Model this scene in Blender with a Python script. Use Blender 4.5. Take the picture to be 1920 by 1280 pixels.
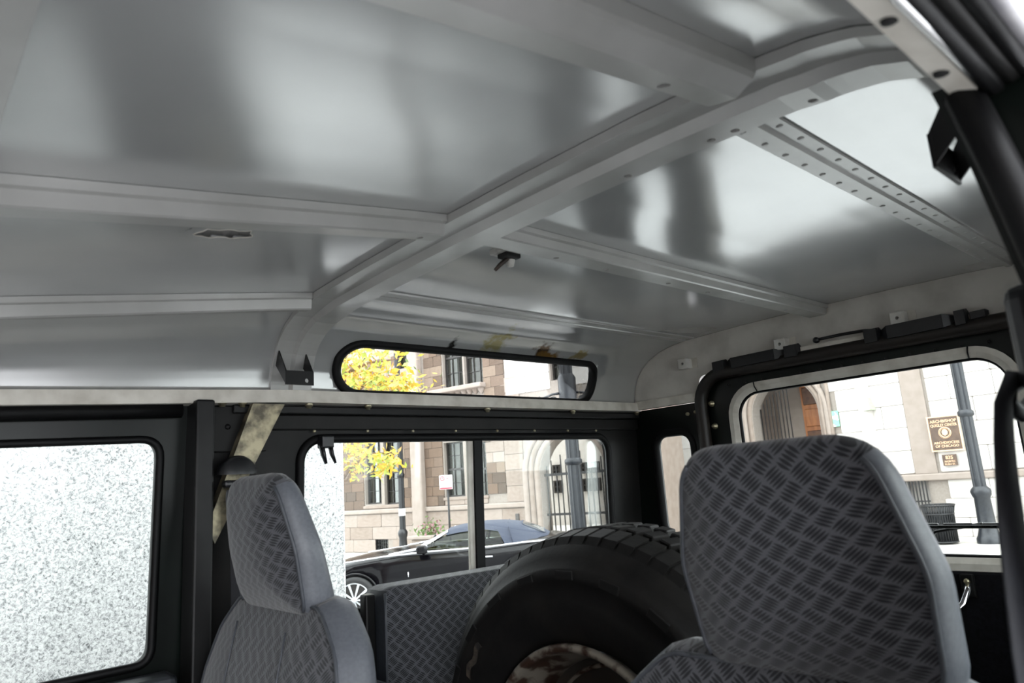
import bpy, bmesh, math, random
import numpy as np
from mathutils import Vector, Matrix
for o in list(bpy.data.objects): bpy.data.objects.remove(o)
scene = bpy.context.scene
COL = scene.collection
PI = math.pi
random.seed(7)

# ------------------------------------------------------------------ camera
# vehicle axes: x = towards the tail, y = towards the far side, z = up (metres)
F = 1321.7
CAM = np.array([-.6407, -.7138, 1.476]); YAW, PIT, ROL = .8316, .199, -.0692
FW = np.array([math.cos(PIT)*math.cos(YAW), math.cos(PIT)*math.sin(YAW), math.sin(PIT)])
_r = np.cross(FW, [0, 0, 1]); _r /= np.linalg.norm(_r); _u = np.cross(_r, FW)
RT = _r*math.cos(ROL)+_u*math.sin(ROL); UP = -_r*math.sin(ROL)+_u*math.cos(ROL)
def ray(x, y): return FW+RT*(x-960)/F-UP*(y-640)/F
def onp(x, y, n, c):
    d = ray(x, y); n = np.array(n, float); return CAM+d*(c-n@CAM)/(n@d)
def atd(x, y, t): return CAM+ray(x, y)*t
cd = bpy.data.cameras.new('camera'); cam = bpy.data.objects.new('camera', cd); COL.objects.link(cam)
cd.sensor_width = 36; cd.lens = F/1920*36; cd.clip_start = .02; cd.clip_end = 300
cam.matrix_world = Matrix(((RT[0], UP[0], -FW[0], CAM[0]), (RT[1], UP[1], -FW[1], CAM[1]), (RT[2], UP[2], -FW[2], CAM[2]), (0, 0, 0, 1)))
cd.dof.use_dof = True; cd.dof.focus_distance = 2.3; cd.dof.aperture_fstop = 8
scene.camera = cam

# ------------------------------------------------------------------ light
scene.view_settings.view_transform = 'Standard'; scene.view_settings.look = 'None'
scene.view_settings.gamma = 1; scene.view_settings.use_curve_mapping = False
scene.view_settings.exposure = 2.62
wd = bpy.data.worlds.new('world'); scene.world = wd; wd.use_nodes = True
wn = wd.node_tree; wn.nodes.clear()
bg = wn.nodes.new('ShaderNodeBackground'); wo = wn.nodes.new('ShaderNodeOutputWorld')
bg.inputs[0].default_value = (.945, .97, 1.01, 1); bg.inputs[1].default_value = 1.25
wn.links.new(bg.outputs[0], wo.inputs[0])

# ------------------------------------------------------------------ materials
MATS = {}
def rgb(h):
    c = [int(h[i:i+2], 16)/255 for i in (0, 2, 4)]
    return tuple(x/12.92 if x <= .04045 else ((x+.055)/1.055)**2.4 for x in c)+(1,)
def node(nt, t, **k):
    n = nt.nodes.new(t)
    for a, v in k.items():
        if a in n.inputs: n.inputs[a].default_value = v
        else: setattr(n, a, v)
    return n
def mat(name, col='808080', rough=.5, metal=0, spec=.5, n_scale=0, n_amt=0, col2=None, bump=0, bscale=None, lo=.35, hi=.65, detail=4, coat=0, stretch=None, bdist=.002):
    if name in MATS: return MATS[name]
    m = bpy.data.materials.new(name); m.use_nodes = True; nt = m.node_tree; nt.nodes.clear()
    b = node(nt, 'ShaderNodeBsdfPrincipled'); o = node(nt, 'ShaderNodeOutputMaterial'); nt.links.new(b.outputs[0], o.inputs[0])
    b.inputs['Base Color'].default_value = rgb(col); b.inputs['Roughness'].default_value = rough; b.inputs['Metallic'].default_value = metal
    b.inputs['Specular IOR Level'].default_value = spec; b.inputs['Coat Weight'].default_value = coat
    if n_scale:
        tc = node(nt, 'ShaderNodeTexCoord'); src = tc.outputs['Object']
        if stretch:
            mp = node(nt, 'ShaderNodeMapping'); mp.inputs['Scale'].default_value = stretch; nt.links.new(src, mp.inputs[0]); src = mp.outputs[0]
        if col2:
            nz = node(nt, 'ShaderNodeTexNoise', Scale=n_scale, Detail=detail); nt.links.new(src, nz.inputs['Vector'])
            r = node(nt, 'ShaderNodeValToRGB'); r.color_ramp.elements[0].position = lo; r.color_ramp.elements[1].position = hi
            r.color_ramp.elements[0].color = rgb(col); r.color_ramp.elements[1].color = rgb(col2)
            nt.links.new(nz.outputs['Fac'], r.inputs[0]); nt.links.new(r.outputs[0], b.inputs['Base Color'])
        if bump:
            n2 = node(nt, 'ShaderNodeTexNoise', Scale=bscale or n_scale, Detail=3); nt.links.new(src, n2.inputs['Vector'])
            bp = node(nt, 'ShaderNodeBump', Strength=bump, Distance=bdist); nt.links.new(n2.outputs['Fac'], bp.inputs['Height']); nt.links.new(bp.outputs[0], b.inputs['Normal'])
    MATS[name] = m; return m

def roof_mat():
    # thin satin light-grey lacquer on sheet metal; gently buckled, with scuffs and rust stains above the roof window
    m = bpy.data.materials.new('roof_paint'); m.use_nodes = True; nt = m.node_tree; nt.nodes.clear(); L = nt.links.new
    b = node(nt, 'ShaderNodeBsdfPrincipled'); o = node(nt, 'ShaderNodeOutputMaterial'); L(b.outputs[0], o.inputs[0])
    b.inputs['Metallic'].default_value = .5; b.inputs['Specular IOR Level'].default_value = .7
    tc = node(nt, 'ShaderNodeTexCoord')
    nz = node(nt, 'ShaderNodeTexNoise', Scale=7, Detail=5); L(tc.outputs['Object'], nz.inputs['Vector'])
    rp = node(nt, 'ShaderNodeValToRGB'); rp.color_ramp.elements[0].position = .3; rp.color_ramp.elements[1].position = .75
    rp.color_ramp.elements[0].color = rgb('bdbdbd'); rp.color_ramp.elements[1].color = rgb('c4c4c3'); L(nz.outputs['Fac'], rp.inputs[0])
    # stains
    mixc = rp.outputs[0]
    for (x, y, z, sx, sz, c) in ((.52, .63, 1.828, .045, .03, 'a39b70'), (.69, .635, 1.824, .035, .024, '5c4630'), (.73, .645, 1.816, .055, .010, '8a6a38'), (.84, .64, 1.82, .035, .016, 'a5966c'), (.39, .64, 1.822, .012, .018, '40403e')):
        mp = node(nt, 'ShaderNodeMapping'); mp.inputs['Location'].default_value = (-x/sx, 0, -z/sz); mp.inputs['Scale'].default_value = (1/sx, 0, 1/sz); L(tc.outputs['Object'], mp.inputs[0])
        n3 = node(nt, 'ShaderNodeTexNoise', Scale=38, Detail=4); L(tc.outputs['Object'], n3.inputs['Vector'])
        ln = node(nt, 'ShaderNodeVectorMath', operation='LENGTH'); L(mp.outputs[0], ln.inputs[0])
        ad = node(nt, 'ShaderNodeMath', operation='MULTIPLY_ADD'); L(n3.outputs['Fac'], ad.inputs[0]); ad.inputs[1].default_value = 2.6; L(ln.outputs['Value'], ad.inputs[2])
        lt = node(nt, 'ShaderNodeMapRange'); lt.inputs['From Min'].default_value = 2.15; lt.inputs['From Max'].default_value = 1.65; L(ad.outputs[0], lt.inputs[0])
        sy = node(nt, 'ShaderNodeSeparateXYZ'); L(tc.outputs['Object'], sy.inputs[0])
        gt = node(nt, 'ShaderNodeMath', operation='GREATER_THAN'); L(sy.outputs['Y'], gt.inputs[0]); gt.inputs[1].default_value = .5
        ml = node(nt, 'ShaderNodeMath', operation='MULTIPLY'); L(lt.outputs[0], ml.inputs[0]); L(gt.outputs[0], ml.inputs[1])
        mx = node(nt, 'ShaderNodeMix', data_type='RGBA'); L(ml.outputs[0], mx.inputs['Factor']); L(mixc, mx.inputs[6]); mx.inputs[7].default_value = rgb(c)
        mixc = mx.outputs[2]
    L(mixc, b.inputs['Base Color'])
    n4 = node(nt, 'ShaderNodeTexNoise', Scale=1.3, Detail=1); L(tc.outputs['Object'], n4.inputs['Vector'])
    mr = node(nt, 'ShaderNodeMapRange'); mr.inputs['From Min'].default_value = .35; mr.inputs['From Max'].default_value = .65; mr.inputs['To Min'].default_value = .10; mr.inputs['To Max'].default_value = .17; L(n4.outputs['Fac'], mr.inputs[0])
    sx = node(nt, 'ShaderNodeSeparateXYZ'); L(tc.outputs['Object'], sx.inputs[0])
    fp = node(nt, 'ShaderNodeMapRange'); fp.inputs['From Min'].default_value = .0; fp.inputs['From Max'].default_value = -.04; fp.inputs['To Max'].default_value = .09; L(sx.outputs['X'], fp.inputs[0])   # the front sheet has a duller finish
    ad0 = node(nt, 'ShaderNodeMath', operation='ADD'); L(mr.outputs[0], ad0.inputs[0]); L(fp.outputs[0], ad0.inputs[1]); L(ad0.outputs[0], b.inputs['Roughness'])
    n5 = node(nt, 'ShaderNodeTexNoise', Scale=3.2, Detail=1); L(tc.outputs['Object'], n5.inputs['Vector'])
    bp = node(nt, 'ShaderNodeBump', Strength=.5, Distance=.012); L(n5.outputs['Fac'], bp.inputs['Height']); L(bp.outputs[0], b.inputs['Normal'])
    return m

def fabric_mat(name, ax):
    # woven car cloth: diagonal basket of five dark strokes per cell
    m = bpy.data.materials.new(name); m.use_nodes = True; nt = m.node_tree; nt.nodes.clear(); L = nt.links.new
    b = node(nt, 'ShaderNodeBsdfPrincipled', Roughness=.92); b.inputs['Sheen Weight'].default_value = .3; b.inputs['Specular IOR Level'].default_value = .2
    o = node(nt, 'ShaderNodeOutputMaterial'); L(b.outputs[0], o.inputs[0])
    tc = node(nt, 'ShaderNodeTexCoord'); sp = node(nt, 'ShaderNodeSeparateXYZ'); L(tc.outputs['Object'], sp.inputs[0])
    def M(op, a, c=None, d=None):
        n = node(nt, 'ShaderNodeMath', operation=op)
        for i, v in enumerate((a, c, d)):
            if v is None: continue
            if isinstance(v, (int, float)): n.inputs[i].default_value = v
            else: L(v, n.inputs[i])
        return n.outputs[0]
    h = sp.outputs[ax]; v = sp.outputs['Z']
    if ax == 'Y':
        v = M('ADD', v, M('MULTIPLY', sp.outputs['X'], -.55))
    else:
        v = M('ADD', v, M('MULTIPLY', sp.outputs['Y'], .6))
    s = .0185; ca, sa = math.cos(.70), math.sin(.70)
    u = M('DIVIDE', M('ADD', M('MULTIPLY', h, ca), M('MULTIPLY', v, sa)), s)
    w = M('DIVIDE', M('SUBTRACT', M('MULTIPLY', v, ca), M('MULTIPLY', h, sa)), s)
    par = M('FLOORED_MODULO', M('ADD', M('FLOOR', u), M('FLOOR', w)), 2.0)
    fu = M('SUBTRACT', u, M('FLOOR', u)); fv = M('SUBTRACT', w, M('FLOOR', w))
    inv = M('SUBTRACT', 1.0, par)
    a = M('ADD', M('MULTIPLY', fu, par), M('MULTIPLY', fv, inv))      # across strokes
    l = M('ADD', M('MULTIPLY', fv, par), M('MULTIPLY', fu, inv))      # along strokes
    a = M('ADD', a, M('MULTIPLY', M('SUBTRACT', l, .5), .25))
    k = M('MULTIPLY', a, 5.0); fr = M('ABSOLUTE', M('SUBTRACT', M('SUBTRACT', k, M('FLOOR', k)), .5))
    half = M('MULTIPLY', M('SUBTRACT', 1.0, M('POWER', M('ABSOLUTE', M('MULTIPLY', M('SUBTRACT', l, .5), 2.25)), 2.0)), .40)
    on = M('LESS_THAN', fr, half)
    on = M('MULTIPLY', on, M('LESS_THAN', M('ABSOLUTE', M('SUBTRACT', a, .5)), .5))
    nz = node(nt, 'ShaderNodeTexNoise', Scale=900, Detail=2); L(tc.outputs['Object'], nz.inputs['Vector'])
    r1 = node(nt, 'ShaderNodeMix', data_type='RGBA'); L(nz.outputs['Fac'], r1.inputs['Factor']); r1.inputs[6].default_value = rgb('494a4e'); r1.inputs[7].default_value = rgb('595a5f')
    mx = node(nt, 'ShaderNodeMix', data_type='RGBA'); L(on, mx.inputs['Factor']); L(r1.outputs[2], mx.inputs[6]); mx.inputs[7].default_value = rgb('222327')
    L(mx.outputs[2], b.inputs['Base Color'])
    bp = node(nt, 'ShaderNodeBump', Strength=.5, Distance=.0006); L(nz.outputs['Fac'], bp.inputs['Height']); L(bp.outputs[0], b.inputs['Normal'])
    return m

def granite_mat():
    m = bpy.data.materials.new('granite'); m.use_nodes = True; nt = m.node_tree; nt.nodes.clear(); L = nt.links.new
    b = node(nt, 'ShaderNodeBsdfPrincipled', Roughness=.45); o = node(nt, 'ShaderNodeOutputMaterial'); L(b.outputs[0], o.inputs[0])
    tc = node(nt, 'ShaderNodeTexCoord')
    n1 = node(nt, 'ShaderNodeTexNoise', Scale=115, Detail=5, Roughness=.72, Distortion=.6); L(tc.outputs['Object'], n1.inputs['Vector'])
    r = node(nt, 'ShaderNodeValToRGB'); e = r.color_ramp.elements; e[0].position = .33; e[0].color = rgb('484848'); e[1].position = .5; e[1].color = rgb('a6a6a6')
    e2 = e.new(.41); e2.color = rgb('7e7f80'); e3 = e.new(.6); e3.color = rgb('bdbdbc')
    L(n1.outputs['Fac'], r.inputs[0])
    L(r.outputs[0], b.inputs['Base Color'])
    return m

def glass_mat(name, tint='ffffff', refl=1.0):
    m = bpy.data.materials.new(name); m.use_nodes = True; nt = m.node_tree; nt.nodes.clear(); L = nt.links.new
    t = node(nt, 'ShaderNodeBsdfTransparent'); t.inputs[0].default_value = rgb(tint)
    g = node(nt, 'ShaderNodeBsdfGlossy'); g.inputs['Roughness'].default_value = .01
    fr = node(nt, 'ShaderNodeFresnel', IOR=1.35); mx = node(nt, 'ShaderNodeMixShader'); o = node(nt, 'ShaderNodeOutputMaterial')
    mm = node(nt, 'ShaderNodeMath', operation='MULTIPLY'); L(fr.outputs[0], mm.inputs[0]); mm.inputs[1].default_value = refl
    L(mm.outputs[0], mx.inputs[0]); L(t.outputs[0], mx.inputs[1]); L(g.outputs[0], mx.inputs[2]); L(mx.outputs[0], o.inputs[0])
    return m

ROOF = roof_mat()
FAB_Y = fabric_mat('seat_cloth_front', 'Y'); FAB_X = fabric_mat('seat_cloth_side', 'X')
GLASS = glass_mat('window_glass', 'f4f7f5', .8); CARGLASS = glass_mat('car_glass', '8a968f', 1.0)
RIB = mat('rib_paint', 'a5a4a1', .26, .15, n_scale=9, col2='b1b0ad', bump=.15, bscale=5)
CREAM = mat('cream_paint', 'b5b1aa', .4, n_scale=14, col2='cfcbc4', lo=.25, hi=.6, bump=.15, bscale=40)
TRIMW = mat('cream_trim', 'b9b3a8', .45, n_scale=22, col2='d5d0c6', lo=.3, hi=.6)
BLK = mat('black_metal', '0a0a0b', .42, spec=.25, n_scale=20, col2='141414')
DGREY = mat('dark_panel', '121212', .5, spec=.2, n_scale=8, col2='1f1e1d', bump=.2, bscale=60)
GREEN = mat('dark_green_paint', '070b09', .3, spec=.25, n_scale=12, col2='0d1411')
RUB = mat('black_rubber', '080809', .55, spec=.2, n_scale=60, bump=.2)
GALV = mat('galvanised_steel', '4f4a3e', .42, .55, n_scale=34, col2='9c937a', lo=.40, hi=.62, detail=8, bump=.25, bscale=50)
ZINC = mat('zinc_bolt', 'a59c7e', .35, .8, n_scale=40, col2='c2bba2')
VIN = mat('grey_vinyl', '575a60', .42, n_scale=200, col2='5f6268', bump=.25, bscale=420, bdist=.0008)
DVIN = mat('dark_grey_vinyl', '2f3236', .4, n_scale=200, col2='36393e', bump=.25, bscale=420, bdist=.0008)
PIPE = mat('seam_piping', '3c3f45', .5, n_scale=100, col2='44474d')
THREAD = mat('thread', '74777d', .7, n_scale=90, col2='7e8187')
TYRE = mat('tyre_rubber', '100f0f', .6, spec=.3, n_scale=14, col2='201e1c', lo=.4, hi=.75, bump=.2, bscale=120)
RIM = mat('rusty_rim', '8d867b', .5, .2, n_scale=34, col2='3f2c22', lo=.46, hi=.6, detail=7, bump=.25, bscale=60)
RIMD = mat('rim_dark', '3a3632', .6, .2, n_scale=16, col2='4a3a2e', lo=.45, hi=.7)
CHROME = mat('chrome', 'dcdce0', .08, 1, n_scale=30, col2='e4e4e6')
BPLAST = mat('black_plastic', '101114', .38, n_scale=80, col2='17181b', bump=.1)
CARD = mat('black_door_card', '08080a', .5, spec=.2, n_scale=120, col2='121217', bump=.3)
CARPET = mat('grey_carpet', '2a2d33', .95, n_scale=300, col2='3a3d44', bump=.6)
WEB = mat('seat_belt_webbing', '17181d', .6, n_scale=300, col2='20222a', stretch=(1, 1, 8), bump=.3)
GRAN = granite_mat()

# ------------------------------------------------------------------ mesh helpers
class MB:
    def __init__(s): s.v = []; s.f = []; s.sm = []
    def add(s, vs, fs, smooth=False):
        b = len(s.v); s.v += [tuple(map(float, p)) for p in vs]; s.f += [tuple(i+b for i in f) for f in fs]; s.sm += [smooth]*len(fs); return s
    def box(s, x0, x1, y0, y1, z0, z1):
        v = [(x, y, z) for x in (x0, x1) for y in (y0, y1) for z in (z0, z1)]
        return s.add(v, [(0, 1, 3, 2), (4, 6, 7, 5), (0, 4, 5, 1), (2, 3, 7, 6), (0, 2, 6, 4), (1, 5, 7, 3)])
    def bbox(s, x0, x1, y0, y1, z0, z1, b=.003, seg=2):
        bm = bmesh.new(); bmesh.ops.create_cube(bm, size=1)
        for v in bm.verts: v.co = Vector(((x0+x1)/2+v.co.x*(x1-x0), (y0+y1)/2+v.co.y*(y1-y0), (z0+z1)/2+v.co.z*(z1-z0)))
        bmesh.ops.bevel(bm, geom=list(bm.edges), offset=b, segments=seg, affect='EDGES', profile=.5)
        bm.verts.index_update(); s.add([v.co[:] for v in bm.verts], [[v.index for v in f.verts] for f in bm.faces]); bm.free(); return s
    def grid(s, P, closed_u=False, closed_v=False, smooth=True):
        n = len(P); m = len(P[0]); vs = [p for r in P for p in r]; fs = []
        for i in range(n if closed_u else n-1):
            for j in range(m if closed_v else m-1):
                a, b = (i+1) % n, (j+1) % m; fs.append((i*m+j, a*m+j, a*m+b, i*m+b))
        return s.add(vs, fs, smooth)
    def tube(s, pts, r, n=8, closed=False, caps=True, flat=None, smooth=True):
        pts = [np.array(p, float) for p in pts]; N = len(pts); P = []
        rr = r if hasattr(r, '__len__') else [r]*N; prev = None
        for i in range(N):
            if closed: t = pts[(i+1) % N]-pts[i-1]
            else: t = pts[min(i+1, N-1)]-pts[max(i-1, 0)]
            t = t/(np.linalg.norm(t)+1e-12)
            if prev is None:
                a = np.array([0, 0, 1.]) if abs(t[2]) < .9 else np.array([1., 0, 0]); u = np.cross(t, a)
            else: u = prev-t*(prev@t)
            u /= np.linalg.norm(u)+1e-12; prev = u; w = np.cross(t, u)
            P.append([pts[i]+rr[i]*(math.cos(2*PI*k/n)*u+math.sin(2*PI*k/n)*w*(flat or 1)) for k in range(n)])
        s.grid(P, closed, True, smooth)
        if caps and not closed:
            for e in (P[0][::-1], P[-1]): s.add(e, [tuple(range(n))])
        return s
    def prof(s, path, frames, prof, closed=False, smooth=False, caps=False):
        # sweep an open/closed 2-D profile [(a,b)] along path with (A,B) direction frames
        P = [[np.array(p)+A*a+B*b for a, b in prof] for p, (A, B) in zip(path, frames)]
        s.grid(P, closed, False, smooth)
        if caps:
            for e in (P[0], P[-1]): s.add(e, [tuple(range(len(prof)))])
        return s
    def lathe(s, prof, axis='x', n=48, c=(0, 0, 0), a0=0, a1=2*PI, smooth=True):
        full = abs(a1-a0-2*PI) < 1e-6; P = []
        for k in range(n if full else n+1):
            t = a0+(a1-a0)*k/n
            row = []
            for r, h in prof:
                if axis == 'x': p = (h, r*math.cos(t), r*math.sin(t))
                elif axis == 'y': p = (r*math.cos(t), h, r*math.sin(t))
                else: p = (r*math.cos(t), r*math.sin(t), h)
                row.append((p[0]+c[0], p[1]+c[1], p[2]+c[2]))
            P.append(row)
        return s.grid(P, full, False, smooth)
    def plate(s, outer, holes, t, fn, res=None):
        # flat plate with holes: filled 2-D curve, thickness t, mapped through fn(u, v, w)
        cu = bpy.data.curves.new('tmp', 'CURVE'); cu.dimensions = '2D'; cu.fill_mode = 'BOTH'; cu.extrude = t/2
        for loop in [outer]+list(holes):
            sp = cu.splines.new('POLY'); sp.points.add(len(loop)-1); sp.use_cyclic_u = True
            for p, q in zip(sp.points, loop): p.co = (q[0], q[1], 0, 1)
        ob = bpy.data.objects.new('tmp', cu); me = bpy.data.meshes.new_from_object(ob)
        s.add([fn(v.co.x, v.co.y, v.co.z+t/2) for v in me.vertices], [tuple(p.vertices) for p in me.polygons])
        bpy.data.objects.remove(ob); bpy.data.curves.remove(cu); bpy.data.meshes.remove(me); return s
    def build(s, name, m, parent=None, loc=None):
        me = bpy.data.meshes.new(name); me.from_pydata(s.v, [], s.f)
        for p, k in zip(me.polygons, s.sm): p.use_smooth = k
        bm = bmesh.new(); bm.from_mesh(me); bmesh.ops.remove_doubles(bm, verts=bm.verts, dist=1e-5); bmesh.ops.recalc_face_normals(bm, faces=bm.faces); bm.to_mesh(me); bm.free()
        me.materials.append(m); o = bpy.data.objects.new(name, me); COL.objects.link(o)
        if parent is not None: o.parent = parent
        if loc is not None: o.location = loc
        return o
def tag(o, label=None, cat=None, group=None, kind=None):
    for k, v in (('label', label), ('category', cat), ('group', group), ('kind', kind)):
        if v: o[k] = v
    return o
def empty(name, loc=(0, 0, 0), rz=0):
    o = bpy.data.objects.new(name, None); COL.objects.link(o); o.location = loc; o.rotation_euler = (0, 0, rz); o.empty_display_size = .1; return o
def link_copy(src, name, parent, loc, scale=(1, 1, 1), rot=(0, 0, 0)):
    o = bpy.data.objects.new(name, src.data if hasattr(src, 'data') else src); COL.objects.link(o); o.parent = parent; o.location = loc; o.scale = scale; o.rotation_euler = rot; return o
def rrect(x0, x1, z0, z1, r, n=8):
    rs = r if hasattr(r, '__len__') else (r,)*4    # corner radii: (x1,z1) (x0,z1) (x0,z0) (x1,z0)
    out = []
    for (cx, cz, a), q in zip(((x1, z1, 0), (x0, z1, 90), (x0, z0, 180), (x1, z0, 270)), rs):
        sx = -1 if cx == x1 else 1; sz = -1 if cz == z1 else 1
        for k in range(n+1):
            t = math.radians(a+90*k/n); out.append((cx+sx*q+q*math.cos(t), cz+sz*q+q*math.sin(t)))
    return out
def rpoly(pts, rad, n=6):
    out = []; N = len(pts)
    for i in range(N):
        p = np.array(pts[i], float); a = np.array(pts[i-1], float); b = np.array(pts[(i+1) % N], float)
        r = rad[i] if hasattr(rad, '__len__') else rad
        u = (a-p)/np.linalg.norm(a-p); w = (b-p)/np.linalg.norm(b-p)
        ang = math.acos(max(-1, min(1, u@w))); d = min(r/math.tan(ang/2), np.linalg.norm(a-p)*.49, np.linalg.norm(b-p)*.49)
        A = p+u*d; B = p+w*d
        for k in range(n+1):
            t = k/n; out.append(tuple((1-t)**2*A+2*t*(1-t)*p+t*t*B))
    return out
def text_mesh(mb, txt, size, fn, align='CENTER', ext=.004, maxw=None):
    cu = bpy.data.curves.new('tmp', 'FONT'); cu.body = txt; cu.size = size; cu.align_x = align; cu.extrude = ext/2; cu.offset = size*.012; cu.resolution_u = 3
    ob = bpy.data.objects.new('tmp', cu); me = bpy.data.meshes.new_from_object(ob)
    wd_ = max(v.co.x for v in me.vertices)-min(v.co.x for v in me.vertices); k = min(1, maxw/wd_) if maxw else 1
    mb.add([fn(v.co.x*k, v.co.y, v.co.z+ext/2) for v in me.vertices], [tuple(p.vertices) for p in me.polygons])
    bpy.data.objects.remove(ob); bpy.data.curves.remove(cu); bpy.data.meshes.remove(me)
def cut(o, cutter, parent=None):
    # carve real openings: subtract a closed mesh from o and keep only the result
    c = cutter.build('cutter', o.data.materials[0], parent); bpy.context.view_layer.update()
    m = o.modifiers.new('cut', 'BOOLEAN'); m.operation = 'DIFFERENCE'; m.solver = 'EXACT'; m.object = c
    dg = bpy.context.evaluated_depsgraph_get(); me = bpy.data.meshes.new_from_object(o.evaluated_get(dg))
    o.modifiers.remove(m); n0 = len(o.data.polygons)
    if len(me.polygons) >= n0*.5:
        o.data = me
    cm = c.data; bpy.data.objects.remove(c); bpy.data.meshes.remove(cm); return o
def drill(mb, p, r, axis, a, b, n=14):
    h = [(0, a), (r, a), (r, b), (0, b)]; return mb.lathe(h, axis, n, p, smooth=False)

# ------------------------------------------------------------------ vehicle shell
XR = 1.161; XF = -1.02; ZR = 1.70
YN = -.62                      # near rail
PROF = [(.700, 1.700), (.697, 1.722), (.690, 1.750), (.677, 1.780), (.655, 1.806), (.625, 1.828), (.585, 1.846), (.54, 1.857), (.49, 1.864), (.3, 1.871), (.1, 1.874), (-.1, 1.874), (-.28, 1.871),
        (-.43, 1.864), (-.48, 1.857), (-.52, 1.846), (-.555, 1.828), (-.58, 1.806), (-.597, 1.780), (-.608, 1.750), (-.615, 1.722), (YN, 1.700)]
_s = [0]
for a, b in zip(PROF, PROF[1:]): _s.append(_s[-1]+math.dist(a, b))
SL = _s[-1]
def prof_at(s):
    s = max(0, min(SL, s)); return float(np.interp(s, _s, [p[0] for p in PROF])), float(np.interp(s, _s, [p[1] for p in PROF]))
def kx(x):
    if x > 0: return 1.0
    return 1-.72*(math.sqrt(x*x+.0016)-.04)
def roofpt(x, s, d=0.0):
    y, z = prof_at(s); e = .012
    ya, za = prof_at(s-e); yb, zb = prof_at(s+e)
    n = np.array([-(zb-za), (yb-ya)]); n /= np.linalg.norm(n)
    if n@np.array([.03-y, 1.4-z]) < 0: n = -n
    drop = -.03*max(0, -x)
    zz = 1.70+drop+(z-1.70)*kx(x)
    return np.array([x, y+n[0]*d, zz+n[1]*d])
def s_of_y(y):
    return float(np.interp(-y, [-p[0] for p in PROF], _s))
def roof_z(x, y): return roofpt(x, s_of_y(y))[2]

# wall mapping, slightly leaning
def wy(z): return .7025+.05*(1.671-z)
def wallfn(off=0.0):
    return lambda x, z, w: (x, wy(z)+off+w, z)
def nwallfn(off=0.0):
    return lambda x, z, w: (x, YN-.05*(1.671-z)-off-w, z)

# alpine (roof side) windows: rounded slot in x / arc-length space
def alpine_loop(side, grow=0.0, n=12):
    s0, s1 = (.003, .118) if side > 0 else (SL-.118, SL-.003)
    x0, x1 = .108, .948
    if side > 0: return rrect(x0-grow, x1+grow, s0-grow, s1+grow, (.035+grow, .035+grow, .057+grow, .057+grow) if False else ((s1-s0)/2+grow-.002,)*4, n)
    return rrect(x0-grow, x1+grow, s0-grow, s1+grow, (s1-s0)/2+grow-.002, n)
def in_poly(x, y, P):
    c = False
    for i in range(len(P)):
        (x1, y1), (x2, y2) = P[i-1], P[i]
        if (y1 > y) != (y2 > y) and x < (x2-x1)*(y-y1)/(y2-y1)+x1: c = not c
    return c
AL = {k: alpine_loop(k, .006) for k in (1, -1)}
def cut_loop(grow=0.0, n=26):
    out = []
    for k in range(n):
        t = 2*PI*k/n; rx = .036+.004*math.sin(5*t)+grow; ry = .021+.006*math.cos(2*t)+.003*math.sin(7*t)+grow
        out.append((-.318+rx*math.cos(t), .190+ry*math.sin(t)))
    return out
CUTG = cut_loop(.006)
xs = [XF+(XR-XF)*i/218 for i in range(219)]
ss = sorted(set([round(SL*i/150, 5) for i in range(151)]))
mb = MB(); idx = {}
V = [roofpt(x, s) for x in xs for s in ss]; Fc = []
for i in range(len(xs)-1):
    for j in range(len(ss)-1):
        cx, cs = (xs[i]+xs[i+1])/2, (ss[j]+ss[j+1])/2
        if -.4 < cx < -.24 and in_poly(cx, prof_at(cs)[0], CUTG): continue
        if (cs < .16 and in_poly(cx, cs, AL[1])) or (cs > SL-.16 and in_poly(cx, cs, AL[-1])): continue
        m = len(ss); Fc.append((i*m+j, (i+1)*m+j, (i+1)*m+j+1, i*m+j+1))
mb.add(V, Fc, True)
ceiling = mb.build('ceiling', ROOF)
md = ceiling.modifiers.new('thickness', 'SOLIDIFY'); md.thickness = .004; md.offset = 1
tag(ceiling, 'light grey painted sheet metal roof skin of the vehicle', None, None, 'structure')
# solidify must go outwards; check the orientation
if ceiling.data.polygons[len(Fc)//2].normal.z < 0: md.offset = -1

# transverse bows
def bow(x0, x1, name, depth, s0=0, s1=SL, prof=None):
    b = MB(); prof = prof or [(0, .0), (.002, .45), (.42, .55), (.5, 1), (.97, 1), (1, 0)]
    P = []
    for i in range(91):
        s = s0+(s1-s0)*i/90; side = min(s, SL-s); d = depth*(.45+.55*min(1, max(0, (side-.1)/.15)))
        P.append([roofpt(x0+(x1-x0)*a, s, .0008+d*h) for a, h in prof])
    b.grid(P, False, True, False)
    for e in (P[0], P[-1]): b.add(e, [tuple(range(len(e)))])
    return b.build(name, RIB, ceiling)
b0 = bow(-.042, .048, 'roof_bow', .028)
bx = bow(-.70, -.588, 'roof_bow', .012, s_of_y(.60), s_of_y(-.50), [(0, 0), (.02, 1), (.98, 1), (1, 0)])
b1 = bow(XF+.005, -.80, 'header_rail', .03, s_of_y(.64), s_of_y(-.56), [(0, 0), (.02, 1), (.9, .9), (1, 0)])

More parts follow.
